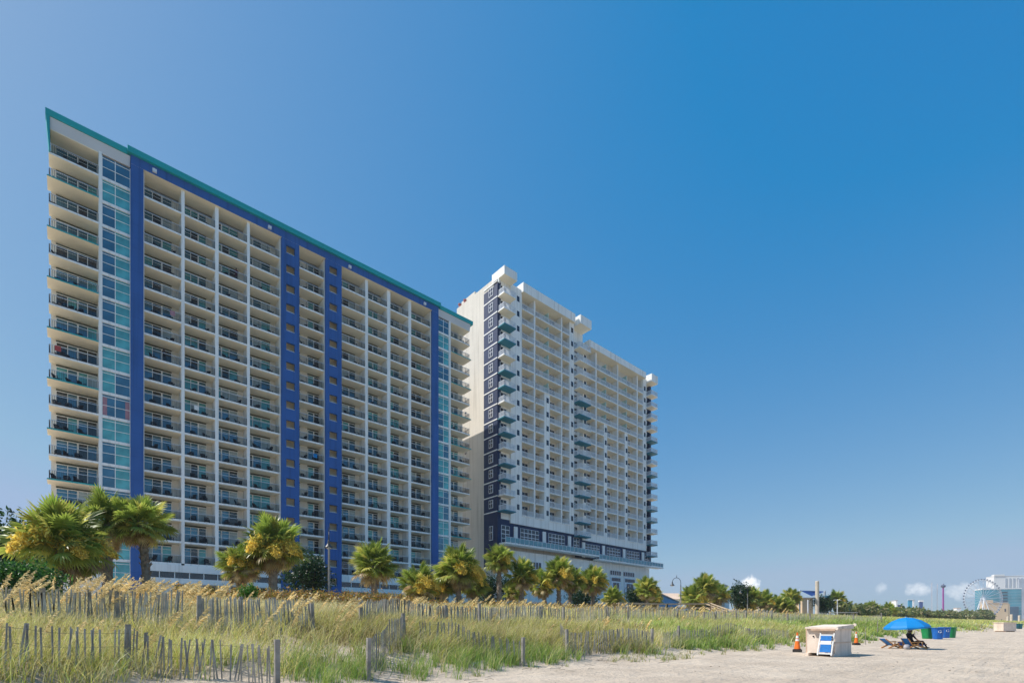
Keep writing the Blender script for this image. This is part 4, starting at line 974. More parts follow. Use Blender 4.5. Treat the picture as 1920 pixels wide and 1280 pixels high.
fence('back sand fence in front of the wooden walkover', [(1322, 17.5), (1381, 17.4), (1399, 17.5), (1448, 17.2)], [(1342, 17.4, 1.15), (1381, 17.3, 1.15), (1399, 17.4, 1.1), (1448, 17.0, 1.2)], 1.12, 11, .09)
fence('back sand fence running to the concrete column', [(1450, 17.4), (1477, 17.4), (1520, 17.2), (1560, 17.2)], [(1477, 17.3, 1.1), (1520, 17.2, 1.1)], 1.05, 12, .12)
fence('farthest faint sand fence behind the beach box', [(1562, 17), (1600, 16.6), (1652, 16.4)], [(1600, 16.6, 1.1), (1652, 16.0, 1.35)], 1.0, 13, .16)
# loose stakes at the edge of the sand
for px, Y, h, r_, lb in [(1623, 33.2, 1.15, .02, 'thin dark stake standing in the sand right of the beach box'), (1645.5, 44, 1.35, .035, 'dark stake at the grass edge left of the blue umbrella')]:
    x, y = cpos(px, Y); z = hz(x, y); mb = MB(); mb.tube((x, y, z-.2), (x+.03, y, z+h), r_, r_*.8, 7); mb.tube((x+.03, y, z+h), (x+.03, y, z+h+.03), r_*.8, .005, 7)
    tag(mb.build('stake', 'weathered_wood'), lb, 'stake')

# ================================================================== boardwalk, lamps, walkover
mb = MB(); z = 3.3
ss_ = np.concatenate([np.arange(-14, 60, 6.), np.arange(60, 260, 20)]); 
for a, b in zip(ss_[:-1], ss_[1:]): mb.box(a, b, 37.2, 41.5, hz((a+b)/2, 39)-.6, hz((a+b)/2, 39)+.12)
tag(mb.build('boardwalk', 'deck_wood'), kind='structure')
def lamp(px, q, top, ang, label):
    x, y = spx(px, q), q; z0 = hz(x, y); o = thing('street_lamp', label, 'street lamp', (x, y, z0), 0, 'gooseneck lamps along the boardwalk'); h = top-z0
    p = MB(); p.lathe([(.16, 0), (.16, .35), (.09, .5), (.075, h-1.3), (.06, h-1.2)], n=10); inst('pole', p.mesh('pole', 'lamp_pole'), o)
    d = Vector((math.cos(ang), math.sin(ang), 0)); r = .62; pts = [Vector((0, 0, h-1.3))]
    for k in range(11):
        a = math.pi*k/10*.98; pts.append(d*(r*(1-math.cos(a))) + Vector((0, 0, h-.72+.68*math.sin(a))) if k else Vector((0, 0, h-.72)))
    c = MB(); c.path(pts, .04, 8); c.lathe([(.07, h-1.32), (.085, h-1.25), (.05, h-1.15)], n=10); inst('arm', c.mesh('arm', 'lamp_paint'), o)
    e = pts[-1]; s_ = MB(); s_.lathe([(.04, .22), (.07, .18), (.09, .02), (.10, -.02), (.17, -.18), (.31, -.34), (.33, -.40), (.30, -.40)][::-1], n=18); sh = inst('lamp_shade', s_.mesh('lamp_shade', 'lamp_paint', smooth=True), o, e+Vector((0, 0, -.12)))
    g = MB(); g.lathe([(.0, -.52), (.1, -.49), (.17, -.41), (.17, -.40)], n=12); inst('lens', g.mesh('lens', 'reflective_white'), sh)
    f = MB(); f.lathe([(.0, .5), (.03, .3), (.05, .1), (.02, 0)][::-1], n=8); inst('finial', f.mesh('finial', 'lamp_paint'), o, tuple(pts[6]))
CA = math.atan2(-.6625, .749)
lamp(617, 38, 8.85, CA+math.pi*.62, 'street lamp seen head on before the windowed blue strip')
lamp(1276.5, 38.7, 8.6, CA+math.pi, 'curved street lamp against open sky right of the pale hotel')
lamp(1170.5, 47, 7.6, CA, 'smaller curved street lamp facing right before the podium')
lamp(1401.5, 39, 8.5, CA+math.pi, 'slim street lamp left of the palm under the white cloud')
o = thing('wooden_walkover', 'pale wooden dune walkover with handrail sloping down to the beach', 'walkway', (53.6, 32.7, hz(53.6, 32.7)))
W_ = [Vector((44.5, 32.9, 4.0)), Vector((53.6, 32.6, 4.15)), Vector((57.6, 29.2, 4.2)), Vector((52.6, 24.2, 3.05))]
mb = MB()
for off in (0, 1.6):
    pp = [p+Vector((off*.7, off*.7, 0)) for p in W_]
    for a, b in zip(pp[:-1], pp[1:]): mb.bar(a, b, .16, .10); mb.bar(a-Vector((0, 0, .5)), b-Vector((0, 0, .5)), .05, .14)
mb.build('handrail', 'deck_wood', o)
for a, b in zip(W_[:-1], W_[1:]):
    n = int((b-a).length/1.8)
    for k in range(n+1):
        p = a.lerp(b, k/max(1, n)); m = MB(); m.box(p.x-.05, p.x+.05, p.y-.05, p.y+.05, hz(p.x, p.y)-.3, p.z-.055); m.build('post', 'deck_wood', o)
mb = MB()
for a, b in zip(W_[:-1], W_[1:]): mb.bar(a+Vector((.55, .55, -1.1)), b+Vector((.55, .55, -1.1)), 1.5, .12)
mb.build('deck', 'deck_wood', o)
# pool deck wall behind the palms
for s0, s1, q, zt, lab in [(-6, 19, 58, 4.2, 'low white pool deck wall before the left half of the blue pillared hotel'), (19.6, 56, 60, 4.6, 'low white pool deck wall before the right half of the blue pillared hotel'), (58, 122, 62, 5.6, 'white pool deck wall with dark bays before the pale hotel')]:
    o = thing('pool_wall', lab, 'wall', ((s0+s1)/2, q, 2)); mb = MB(); mb.box(s0, s1, q, q+.4, 1.5, zt); mb.box(s0-.05, s1+.05, q-.08, q+.48, zt, zt+.18); mb.build('wall', 'white_paint', o)
    n = int((s1-s0)/3.2)
    for k in range(n):
        a = s0+.5+k*3.2; mb = MB(); mb.box(a, a+2.2, q-.03, q, 2.4, zt-.35); mb.build('recess', 'window_dark', o)

# ================================================================== things on the beach
x, y = cpos(1567.5, 21.9); z = hz(x, y)
# storage box: local u along its front (towards camera left), v along its side
bu = (CR*(-math.cos(math.radians(52)))+CF*math.sin(math.radians(52))).normalized(); bv = (CR*math.sin(math.radians(52))+CF*math.cos(math.radians(52))).normalized()
o = thing('storage_box', 'large tan plywood beach storage box on runners with sloping lid', 'storage box', (x, y, z), 0)
def bx3(mb, u0, u1, v0, v1, z0, z1, m=0, tilt=0, z1b=None):
    i = len(mb.v); z1b = z1 if z1b is None else z1b
    for (a, b, c) in [(u0,v0,z0),(u1,v0,z0),(u1,v1,z0),(u0,v1,z0),(u0,v0,z1),(u1,v0,z1),(u1,v1,z1b),(u0,v1,z1b)]: mb.v.append(tuple(Vector((x, y, z))+bu*a+bv*b+Vector((0, 0, c))))
    mb.f += [(i+3,i+2,i+1,i),(i+4,i+5,i+6,i+7),(i,i+1,i+5,i+4),(i+1,i+2,i+6,i+5),(i+2,i+3,i+7,i+6),(i+3,i,i+4,i+7)]; mb.m += [m]*6
BW, BD = 1.22, 1.95; BH = 1.22
mb = MB(); bx3(mb, .05, BW, .05, BD, .14, 1.22); mb.build('body', 'tan_paint', o)
mb = MB(); bx3(mb, -.02, BW+.0, -.10, BD+.1, 1.225, 1.30, 0, 0, 1.42); mb.build('lid', 'tan_paint', o)
mb = MB(); bx3(mb, -.01, .95, -.16, -.05, 1.15, 1.22); mb.build('lid_lip', 'tan_edge', o)
mb = MB(); bx3(mb, BW-.02, BW+.02, .04, .06, .14, 1.215); bx3(mb, .03, .055, .06, BD-.05, .60, .63); mb.build('panel_seam', 'tan_edge', o)
for u in (.05, BW-.15):
    mb = MB(); bx3(mb, u, u+.12, -.12, BD+.05, -.02, .14); mb.build('runner', 'tan_paint', o)
for (a, b) in [(.75, .13), (BW-.22, .0)]:
    mb = MB(); p = Vector((x, y, z))+bu*(BW-.3+b*.2)+bv*.045+Vector((0, 0, .88)); mb.tube(p, p-bv*.03, .035, n=8)
mb.build('hasp', 'dark_metal', o)
for v in (-.12, BD+.06):
    mb = MB(); p = Vector((x, y, z))+bu*(-.06)+bv*v+Vector((0, 0, 1.24 if v < 0 else 1.40)); mb.tube(p, p+bv*.07, .07, n=10); mb.build('lid_knob', 'tan_paint', o)
# folded chair leaning on the box front
x2, y2 = x, y
def pt(u, v, zz): return Vector((x, y, z))+bu*u+bv*v+Vector((0, 0, zz))
o = thing('folded_chair', 'folded white framed beach chair with blue sling leaning on the tan box', 'chair', tuple(pt(.4, -.2, 0)), 0)
fr = MB()
for u in (.02, .56):
    fr.bar(pt(u+.04, -.36, .06), pt(u, -.13, 1.03), .055, .045); fr.bar(pt(u+.07, -.30, .12), pt(u+.02, -.10, .98), .04, .04)
for k, zz in ((.1, .95), (.28, .80), (.55, .55), (.9, .14)): fr.bar(pt(.02, -.14-.21*k, zz), pt(.58, -.14-.21*k, zz), .045, .06)
fr.build('frame', 'frame_white', o)
def slab4(name, za_, zb_, m):
    mb = MB(); f0 = lambda zz: -.18-.22*(1-zz)
    i = 0; a = [pt(.09, f0(za_), za_), pt(.53, f0(za_), za_), pt(.51, f0(zb_), zb_), pt(.09, f0(zb_), zb_)]
    n = bv*-.012; mb.v = [tuple(p) for p in a]+[tuple(p+n) for p in a]; mb.f = [(3,2,1,0),(4,5,6,7),(0,1,5,4),(1,2,6,5),(2,3,7,6),(3,0,4,7)]; mb.m = [0]*6; mb.build(name, m, o)
slab4('back_sling', .70, .92, 'sling_blue'); slab4('seat_sling', .20, .54, 'sling_blue'); slab4('middle_panel', .545, .69, 'frame_white')
mb = MB()
for zz_ in (.84, .75): mb.tube(pt(.06, -.20, zz_), pt(.06, -.26, zz_), .03, n=8)
mb.build('arm_bolt', 'dark_metal', o)
# traffic cones
def cone(px, Y, rz, sc_, label, tip=0):
    x, y = cpos(px, Y); z = hz(x, y); o = thing('traffic_cone', label, 'cone', (x, y, z), rz)
    b = MB(); b.box(-.2*sc_, .2*sc_, -.2*sc_, .2*sc_, -.02, .13*sc_); b.box(-.165*sc_, .165*sc_, -.165*sc_, .165*sc_, .13*sc_, .16*sc_); inst('base', b.mesh('base', 'rubber_black'), o)
    H = .92*sc_; R = lambda zz: (.165-.135*(zz/H))*sc_
    def ring(a, b_, n, m, push=0, tp=False):
        q = MB(); q.lathe([(R(a)+push, a), (R(b_)+push, b_)]+([(R(b_)*.5, b_+.03)] if tp else []), n=20); inst(n, q.mesh(n, m, smooth=False), o)
    ring(.161*sc_, H*.60, 'cone_body', 'cone_orange'); ring(H*.60, H*.70, 'reflective_band', 'reflective_white', .006); ring(H*.70, H*.745, 'cone_neck', 'cone_orange'); ring(H*.745, H*.885, 'reflective_band', 'reflective_white', .005); ring(H*.885, H, 'cone_tip', 'cone_orange', 0, True)
    c = MB(); c.lathe([(.045*sc_, H-.005), (.05*sc_, H+.01), (.035*sc_, H+.02), (.03*sc_, H+.05)], n=10); inst('collar', c.mesh('collar', 'cone_orange'), o)
    return o
cone(1495, 25.2, .3, 1.02, 'orange traffic cone with two white bands left of the tan box')
cone(1605.5, 33.0, .7, .9, 'orange traffic cone half hidden behind the tan box')

# bins
def bin_(px, Y, m, rz, label, mark=True, sc_=1.0, lid=False):
    x, y = cpos(px, Y); z = hz(x, y); o = thing('beach_bin', label, 'bin', (x, y, z-.02), rz, 'bins on the sand'); H = 1.02*sc_
    b = MB(); n = 24; i = 0
    def sq(r, zz): 
        out = []
        for k in range(n):
            t = 2*math.pi*k/n; c, s = math.cos(t), math.sin(t); e = (abs(c)**4+abs(s)**4)**-.25; out.append((r*c*(e*.55+.45), r*s*(e*.55+.45), zz))
        return out
    prof = [(.30, 0), (.33, .12), (.36, .5), (.40, .86), (.42, .92), (.42, H), (.38, H), (.36, H-.08), (.3, .3)]
    for r, zz in prof: b.v += sq(r*sc_, zz if zz >= H-.09 else zz*sc_)
    L = len(prof)
    for a in range(L-1):
        for k in range(n): j = (k+1) % n; b.f.append((a*n+k, a*n+j, (a+1)*n+j, (a+1)*n+k)); b.m.append(0)
    b.f.append(tuple(range(n-1, -1, -1))); b.f.append(tuple(range((L-1)*n, L*n))); b.m += [0, 0]
    inst('bin_body', b.mesh('bin_body', m), o)
    r = MB(); 
    for k in range(n): 
        p = sq(.435*sc_, H-.02)[k]; q = sq(.435*sc_, H-.02)[(k+1) % n]; r.tube(p, q, .028, n=6, cap=False)
    inst('rim', r.mesh('rim', m), o)
    h = MB(); h.tube((-.12, .36*sc_, .72*sc_), (.12, .36*sc_, .72*sc_), .03, n=6); inst('handle', h.mesh('handle', 'rubber_black'), o)
    if mark:
        g = MB(); nn = 3                                   # pale recycling style badge of three bent arrows
        for k in range(3):
            a = 2*math.pi*k/3+.5; pts = []
            for u in (0, .35, .7): aa = a+u*2*math.pi/3; pts.append((.11*math.cos(aa), .11*math.sin(aa)))
            for (p, q) in zip(pts[:-1], pts[1:]): g.bar((p[0], -.412*sc_+.03, .70*sc_+p[1]), (q[0], -.412*sc_+.03, .70*sc_+q[1]), .02, .055)
        inst('badge', g.mesh('badge', 'reflective_white'), o)
    return o
BZ = CA
bin_(1738.5, 44.6, 'bin_green', BZ+.2, 'green plastic bin, leftmost of the four beside the umbrella', False)
bin_(1758, 43.6, 'bin_blue', BZ-.3, 'front blue bin with a pale badge right of the leftmost green bin')
bin_(1771, 46.6, 'bin_blue', BZ-.1, 'blue bin partly hidden behind the front blue bin')
bin_(1782.5, 47.5, 'bin_green', BZ+.4, 'green plastic bin, rightmost of the four beside the umbrella', False)
bin_(1899, 82, 'bin_blue', BZ, 'distant blue bin beside the far tan box', True)
bin_(1905.5, 101, 'bin_teal', BZ, 'distant teal bin, left one of a far pair', False)
bin_(1912, 101, 'bin_teal', BZ, 'distant teal bin, right one of a far pair', False)
# far storage box
x, y = cpos(1884, 75); z = hz(x, y); o = thing('storage_box', 'distant tan beach box near the right edge of the sand', 'storage box', (x, y, z), CA+.1)
b = MB(); b.box(-1.05, 1.05, -.7, .7, .12, 1.32); inst('body', b.mesh('body', 'tan_paint'), o)
b = MB(); b.prism([(-.82, 1.325), (.8, 1.34), (.8, 1.42), (-.82, 1.40)], 'x', -1.12, 1.12); inst('lid', b.mesh('lid', 'tan_paint'), o)
for v in (-.8, .66): b = MB(); b.box(v, v+.14, -.75, .75, -.05, .12); inst('runner', b.mesh('runner', 'tan_edge'), o)

# umbrella
UX, UY = cpos(1700, 28.3); UZ = hz(UX, UY)
def loc(r, f, zz): v = CR*r+CF*f; return Vector((UX+v.x, UY+v.y, UZ+zz))
o = thing('beach_umbrella', 'wide bright blue beach umbrella tilted over two wooden chairs', 'umbrella', (UX, UY, UZ))
mb = MB(); mb.tube(loc(.12, 0, -.3), loc(-.04, 0, 1.78), .022, n=8); mb.build('pole', 'reflective_white', o)
ax = Vector((-.055, 0, 1)).normalized(); tiltR = Matrix.Rotation(-.07, 3, Vector((CF.x, CF.y, 0)))
n = 8; top = loc(-.04, 0, 1.76); mb = MB(); rib = MB(); R_ = 1.06; rows = [(0, .0), (.30, -.03), (.62, -.125), (.9, -.27), (1.0, -.345)]
def up(k, f, dz, sag=0):
    a = math.pi*2*k/n+.2; return top + tiltR @ Vector((math.cos(a)*R_*f, math.sin(a)*R_*f, dz*1.55-sag))
sub = 4
for k in range(n):
    for j in range(len(rows)-1):
        for u in range(sub):
            def P(row, uu): f, dz = rows[row]; kk = k+uu/sub; m_ = 1-.075*math.sin(math.pi*uu/sub)**1; return up(kk, f*m_, dz, .02*f*math.sin(math.pi*uu/sub))
            if j == 0: mb.face([P(0, 0), P(1, u), P(1, u+1)])
            else: mb.face([P(j, u), P(j+1, u), P(j+1, u+1), P(j, u+1)])
    for u in range(sub):        # hanging valance
        def E(uu, d): f, dz = rows[-1]; m_ = 1-.075*math.sin(math.pi*uu/sub); p = up(k+uu/sub, f*m_, dz, .02*math.sin(math.pi*uu/sub)); return p-Vector((0, 0, d))
        mb.face([E(u, 0), E(u+1, 0), E(u+1, .09), E(u, .09)])
cv = mb.mesh('canopy', 'canvas_blue', wpos(o)); inst('canopy', cv, o)
mb = MB()
for k in range(n): mb.tube(top-Vector((0, 0, .04)), up(k, .97, -.335), .008, n=5)
mb.build('ribs', 'reflective_white', o)
mb = MB(); mb.tube(top, top+Vector((0, 0, .07)), .02, .012, 8); mb.build('finial', 'sling_blue', o)
# wooden lounge chairs: sitter faces camera right
def lounge(r0, f0, label, recl):
    o = thing('beach_chair', label, 'chair', tuple(loc(r0, f0, 0)), 0, 'wooden beach chairs under the umbrella')
    L = lambda r, f, zz: loc(r0+r, f0+f, zz)
    for sd in (-.28, .28):
        mb = MB(); mb.bar(L(-.58, sd, .02), L(.02, sd, .30), .05, .07); mb.bar(L(.50, sd, .02), L(-.26, sd, .27), .05, .07); mb.build('side_frame', 'chair_wood', o)
        mb = MB(); mb.bar(L(-.38, sd*1.06, .37), L(.26, sd*1.06, .39), .07, .035); mb.bar(L(.22, sd*1.06, .12), L(.22, sd*1.06, .37), .04, .04); mb.build('armrest', 'chair_wood', o)
        mb = MB(); mb.bar(L(-.28, sd*.92, .20), L(-.28-recl, sd*.92, .62-recl*.15), .04, .045); mb.build('back_rail', 'chair_wood', o)
    s_ = MB(); a, b_ = L(-.28, 0, .20), L(-.28-recl, 0, .62-recl*.15); s_.bar(a, b_, .46, .02); s_.build('back_sling', 'sling_blue', o)
    s_ = MB(); pts = [(-.28, .20), (-.1, .17), (.2, .19), (.46, .25)]
    for p, q in zip(pts[:-1], pts[1:]): s_.bar(L(p[0], 0, p[1]), L(q[0], 0, q[1]), .48, .02)
    s_.build('seat_sling', 'sling_blue', o)
    mb = MB(); mb.bar(L(.46, -.28, .26), L(.46, .28, .26), .05, .05); mb.build('front_bar', 'chair_wood', o)
lounge(-.36, .38, 'empty low wooden beach chair with blue sling, left under the umbrella', .45)
lounge(.22, -.25, 'low wooden beach chair with the seated person, right under the umbrella', .25)
# bags under the chairs
mb = MB(); p = loc(-.35, -.45, 0); mb.lathe([(.0, .0), (.16, .02), (.19, .12), (.15, .24), (.08, .27), (.0, .275)], (p.x, p.y), 14, 0, 1.2, .8); mb.move(0, 0, UZ-.02); tag(mb.build('beach_bag', 'cloth_grey'), 'small pale bag on the sand below the empty wooden chair', 'bag')
mb = MB(); p = loc(.35, .55, 0); mb.box(-.26, .26, -.17, .17, 0, .30); mb.box(-.28, .28, -.19, .19, .30, .36, 1); mb.rot(CA); mb.move(p.x, p.y, UZ-.02); tag(mb.build('cooler', ['frame_white', 'sling_blue']), 'white cooler box with blue lid behind the occupied chair', 'cooler')

# ================================================================== people
def figure(joints, edges, root):
    me = bpy.data.meshes.new('person'); names = list(joints); idx = {n: i for i, n in enumerate(names)}
    me.from_pydata([tuple(joints[n][0]) for n in names], [(idx[a], idx[b]) for a, b in edges], []); ob = bpy.data.objects.new('person_tmp', me); COL.objects.link(ob)
    sk = ob.modifiers.new('s', 'SKIN'); sk.use_smooth_shade = True
    for n in names:
        v = me.skin_vertices[0].data[idx[n]]; r = joints[n][1]; v.radius = (r, r) if not isinstance(r, tuple) else r; v.use_root = (n == root)
    su = ob.modifiers.new('u', 'SUBSURF'); su.levels = su.render_levels = 2
    dg = bpy.context.evaluated_depsgraph_get(); ev = ob.evaluated_get(dg); out_ = bpy.data.meshes.new_from_object(ev); bpy.data.objects.remove(ob); return out_
BE = [('pel', 'waist'), ('waist', 'chest'), ('chest', 'neck'), ('neck', 'head'), ('head', 'crown')]
for sd in 'LR': BE += [('chest', 'sh'+sd), ('sh'+sd, 'el'+sd), ('el'+sd, 'wr'+sd), ('wr'+sd, 'ha'+sd), ('pel', 'hip'+sd), ('hip'+sd, 'kn'+sd), ('kn'+sd, 'an'+sd), ('an'+sd, 'to'+sd)]
def person(label, o_loc, J, cloth, hair, hat=None, skinm='skin', legs='skin', group=None):
    "J: joint dict in world coordinates"
    rad = dict(pel=.13, waist=.115, chest=.135, neck=.05, head=.085, crown=.062)
    for sd in 'LR': rad.update({'sh'+sd: .06, 'el'+sd: .04, 'wr'+sd: .027, 'ha'+sd: .032, 'hip'+sd: .088, 'kn'+sd: .058, 'an'+sd: .038, 'to'+sd: .032})
    o = thing('person', label, 'person', o_loc, 0, group); c = Vector(o_loc)
    me = figure({k: (Vector(v)-c, rad[k]) for k, v in J.items()}, BE, 'pel')
    me.materials.append(M[skinm]); me.materials.append(M[cloth]); me.materials.append(M[legs])
    nk = Vector(J['neck'])-c
    pel = Vector(J['pel'])-c; ch = Vector(J['chest'])-c; ax = (ch-pel).normalized()
    el = [Vector(J['el'+s])-c for s in 'LR']; sh = [Vector(J['sh'+s])-c for s in 'LR']; kn = [Vector(J['kn'+s])-c for s in 'LR']; hp = [Vector(J['hip'+s])-c for s in 'LR']
    def dseg(p, a, b):
        t = max(0, min(1, (p-a).dot(b-a)/(b-a).length_squared)); return (p-a-(b-a)*t).length, t
    for f in me.polygons:
        p = f.center; m_ = 0
        if (p-nk).dot(ax) < -.01:
            ds = [(dseg(p, pel, ch)[0]-.09, 1)]
            for k in range(2):
                d1, t1 = dseg(p, sh[k], el[k]); ds.append((d1, 1 if t1 < .8 else 0)); ds.append((dseg(p, el[k], Vector(J['ha'+'LR'[k]])-c)[0], 0))
                d2, t2 = dseg(p, hp[k], kn[k]); ds.append((d2-.02, 1 if t2 < .75 else 2)); ds.append((dseg(p, kn[k], Vector(J['an'+'LR'[k]])-c)[0], 2)); ds.append((dseg(p, Vector(J['an'+'LR'[k]])-c, Vector(J['to'+'LR'[k]])-c)[0], 0))
            m_ = min(ds)[1]
        f.material_index = m_
    # fingers, five to a hand, rooted in the palm
    import bmesh
    fb = MB()
    for sd in 'LR':
        w_ = Vector(J['wr'+sd])-c; h_ = Vector(J['ha'+sd])-c; d = (h_-w_).normalized(); sidev = d.orthogonal().normalized()
        for k in range(5):
            off = sidev*(.028*(k-2)); ln = [.05, .068, .075, .07, .055][k]; b0 = h_+off*.8; b1 = b0+d*ln*.6+sidev*(.02 if k == 0 else 0); b2 = b1+d*ln*.4+d.cross(sidev)*.025
            fb.tube(b0, b1, .010, .009, 6); fb.tube(b1, b2, .009, .006, 6)
    bm = bmesh.new(); bm.from_mesh(me); tmp = bpy.data.meshes.new('t'); tmp.from_pydata(fb.v, [], fb.f); bm.from_mesh(tmp)
    # nose and ears
    hd = Vector(J['head'])-c; fwd = J.get('_f', None)
    bm.to_mesh(me); bm.free(); bpy.data.meshes.remove(tmp); me.update()
    inst('body', me, o)
    return o, hd, Vector(J['crown'])-c
def cap(o, name, matn, c0, c1, r, brim=0, fdir=None, cover=.55):
    mb = MB(); d = (c1-c0).normalized(); up_ = Vector((0, 0, 1)); prof = []
    for k in range(7): a = math.pi/2*k/6; prof.append((r*math.cos(a), r*1.05*math.sin(a)))
    mb.lathe(prof+[(.002, r*1.06)], n=16); q = up_.rotation_difference(d)
    mb.v = [tuple(q @ Vector(v)+c0+d*.01) for v in mb.v]
    if brim: 
        mb2 = MB(); mb2.lathe([(r*.9, .0), (r+brim, -.03), (r+brim, -.02), (r*.9, .012)], n=20); mb2.v = [tuple(q @ Vector(v)+c0+d*.01) for v in mb2.v]; mb.merge(mb2)
    inst(name, mb.mesh(name, matn, smooth=True), o)
# seated sunbather facing right, elbow on the armrest, legs stretched out
J = {}
g = lambda r, f, zz: tuple(loc(.22+r, -.25+f, zz))
J.update(pel=g(-.12, 0, .30), waist=g(-.20, 0, .48), chest=g(-.27, 0, .74), neck=g(-.25, 0, .91), head=g(-.20, 0, 1.03), crown=g(-.22, 0, 1.11))
for sd, f in (('L', .18), ('R', -.18)):
    J.update({'sh'+sd: g(-.27, f, .81), 'el'+sd: g(-.08, f*1.6, .52), 'wr'+sd: g(.10, f*1.4, .70 if sd == 'L' else .45), 'ha'+sd: g(.14, f*1.2, .78 if sd == 'L' else .45), 'hip'+sd: g(-.08, f*.55, .29), 'kn'+sd: g(.36, f*.75, .44), 'an'+sd: g(.62, f*.65, .08), 'to'+sd: g(.76, f*.7, .08)})
o, hd, cr = person('seated person in black clothes and pale hat under the blue umbrella', g(-.1, 0, 0), J, 'cloth_black', 'hair_brown', legs='cloth_black')
cap(o, 'hat', 'cloth_grey', hd+Vector((0, 0, .045)), cr+Vector((0, 0, .06)), .108, .05)
mb = MB(); c = hd; bk = CR*-.03; mb.lathe([(.075, -.13), (.098, -.06), (.10, .03), (.095, .06)], n=14); mb.v = [tuple(Vector(v)+c+bk) for v in mb.v]; inst('hair', mb.mesh('hair', 'hair_brown', smooth=True), o)
# guests standing at balcony railings of the blue hotel
def stander(label, s, k, cloth, hair, arm=0):
    y0 = HY+.45; z0 = zk(k); J = {}; g = lambda dx, dy, zz: (s+dx, y0+dy, z0+zz)
    J.update(pel=g(0, .06, .93), waist=g(0, .05, 1.08), chest=g(0, .0, 1.32), neck=g(0, -.03, 1.49), head=g(0, -.05, 1.61), crown=g(0, -.04, 1.70))
    for sd, x_ in (('L', -.19), ('R', .19)):
        J.update({'sh'+sd: g(x_, 0, 1.40), 'el'+sd: g(x_*1.45, -.10, 1.15), 'wr'+sd: g(x_*1.1, -.30, 1.12), 'ha'+sd: g(x_*1.0, -.36, 1.13), 'hip'+sd: g(x_*.5, .06, .9), 'kn'+sd: g(x_*.55, .03, .5), 'an'+sd: g(x_*.6, .06, .08), 'to'+sd: g(x_*.65, -.1, .05)})
    o, hd, cr = person(label, g(0, 0, 0), J, cloth, hair, legs='cloth_black', group=None)
    mb = MB(); mb.lathe([(.09, -.10), (.105, 0), (.10, .08), (.05, .125), (.005, .13)], n=14); mb.v = [tuple(Vector(v)+hd+Vector((0, .02, .01))) for v in mb.v]; inst('hair', mb.mesh('hair', hair, smooth=True), o)
stander('person in dark clothes standing at a railing high in the third balcony column', 17.75, 2, 'cloth_maroon', 'hair_brown')
stander('person in black standing in the first balcony column right of the leftmost blue pillar', 9.3, 7, 'cloth_black', 'hair_brown')

# ================================================================== chairs on the balconies
cm = MB()
cm.box(-.30, .30, -.30, .26, .34, .39)
for sx in (-.29, .29):
    cm.bar((sx, -.27, 0), (sx, -.29, .36), .055, .055); cm.bar((sx, .30, 0), (sx, .20, .36), .055, .055); cm.bar((sx*1.05, -.30, .58), (sx*1.05, .26, .62), .09, .035); cm.bar((sx, -.28, .36), (sx, -.28, .58), .05, .05)
for k in range(5): xx = -.23+.115*k; cm.bar((xx, .24, .39), (xx, .42, 1.0-.03*abs(k-2)), .095, .025)
cm.bar((-.28, .40, .90), (.28, .40, .90), .05, .03)
cmesh = cm.mesh('balcony_chair', 'cloth_black')
CD = {'WL': 'outer left column', 'b1': 'first column past leftmost blue pillar', 'b2': 'second column past leftmost blue pillar', 'b3': 'third column past leftmost blue pillar', 'b4': 'column just left of windowed blue strips', 'M': 'column between the windowed blue strips', 'b5': 'first column past both windowed strips', 'b6': 'second column past both windowed strips'}
rr = random.Random(3); restc = MB(); nch = 0
for nm, s0, s1 in COLS:
    wd = s1-s0
    for k in range(KN):
        xs = [.75, 1.7, 2.75] if nm == 'WL' else [wd*.3, wd*.72]
        names = ['left', 'middle', 'right'] if len(xs) == 3 else ['left', 'right']
        for j, xx in enumerate(xs):
            X_ = s0+xx+rr.uniform(-.22, .22); rz = rr.choice([0, 0, .5, -.5, .9, -.9])+rr.uniform(-.2, .2); y = HY+rr.uniform(.75, 1.2)
            if (nm == 'b3' and k == 2 and j == 1) or (nm == 'b1' and k == 7 and j == 1): continue
            if nm in CD and nch < 300:
                c = inst('balcony_chair', cmesh, None, (X_, y, zk(k)), rz)
                tag(c, f'dark slatted chair, {names[j]} on {ORD[k]} balcony from top, {CD[nm]}', 'chair', 'dark chairs on the blue hotel balconies'); nch += 1
            else:
                t_ = MB().merge(cm); t_.rot(rz); restc.merge(t_, (X_, y, zk(k)))
tag(restc.build('balcony_chairs', 'cloth_black'), kind='stuff')

for lab, s_, k, m_ in [('red towel drying over a railing low in the outer left column', -1.2, 8, 'towel_red'), ('pink towel over the railing in the first column past the leftmost blue pillar', 9.9, 5, 'glass_pink'), ('white towel over a railing in the second column past the leftmost blue pillar', 12.6, 9, 'frame_white'), ('blue towel over a railing in the column between the windowed blue strips', 28.4, 10, 'canvas_blue')]:
    y0 = HY+(.12 if s_ > 0 else .1); mb = MB(); zt = zk(k)+1.085
    for j in range(5):
        x0 = s_+j*.11; w1 = .012*math.sin(j*1.7); w2 = .012*math.sin((j+1)*1.7)
        mb.face([(x0, y0-.05-w1, zt-.62), (x0+.11, y0-.05-w2, zt-.62), (x0+.11, y0-.04, zt), (x0, y0-.04, zt)]); mb.face([(x0, y0-.04, zt), (x0+.11, y0-.04, zt), (x0+.11, y0+.04, zt), (x0, y0+.04, zt)]); mb.face([(x0, y0+.04, zt), (x0+.11, y0+.04, zt), (x0+.11, y0+.05, zt-.3), (x0, y0+.05, zt-.3)])
    tag(mb.build('towel', m_), lab, 'towel')
# ================================================================== far right: promenade, rides and towers
def at(px, py, Y): x, y = cpos(px, Y); return Vector((x, y, 1.55+(1172-py)*Y/940))
def gz(px, Y): x, y = cpos(px, Y); return x, y, hz(x, y)
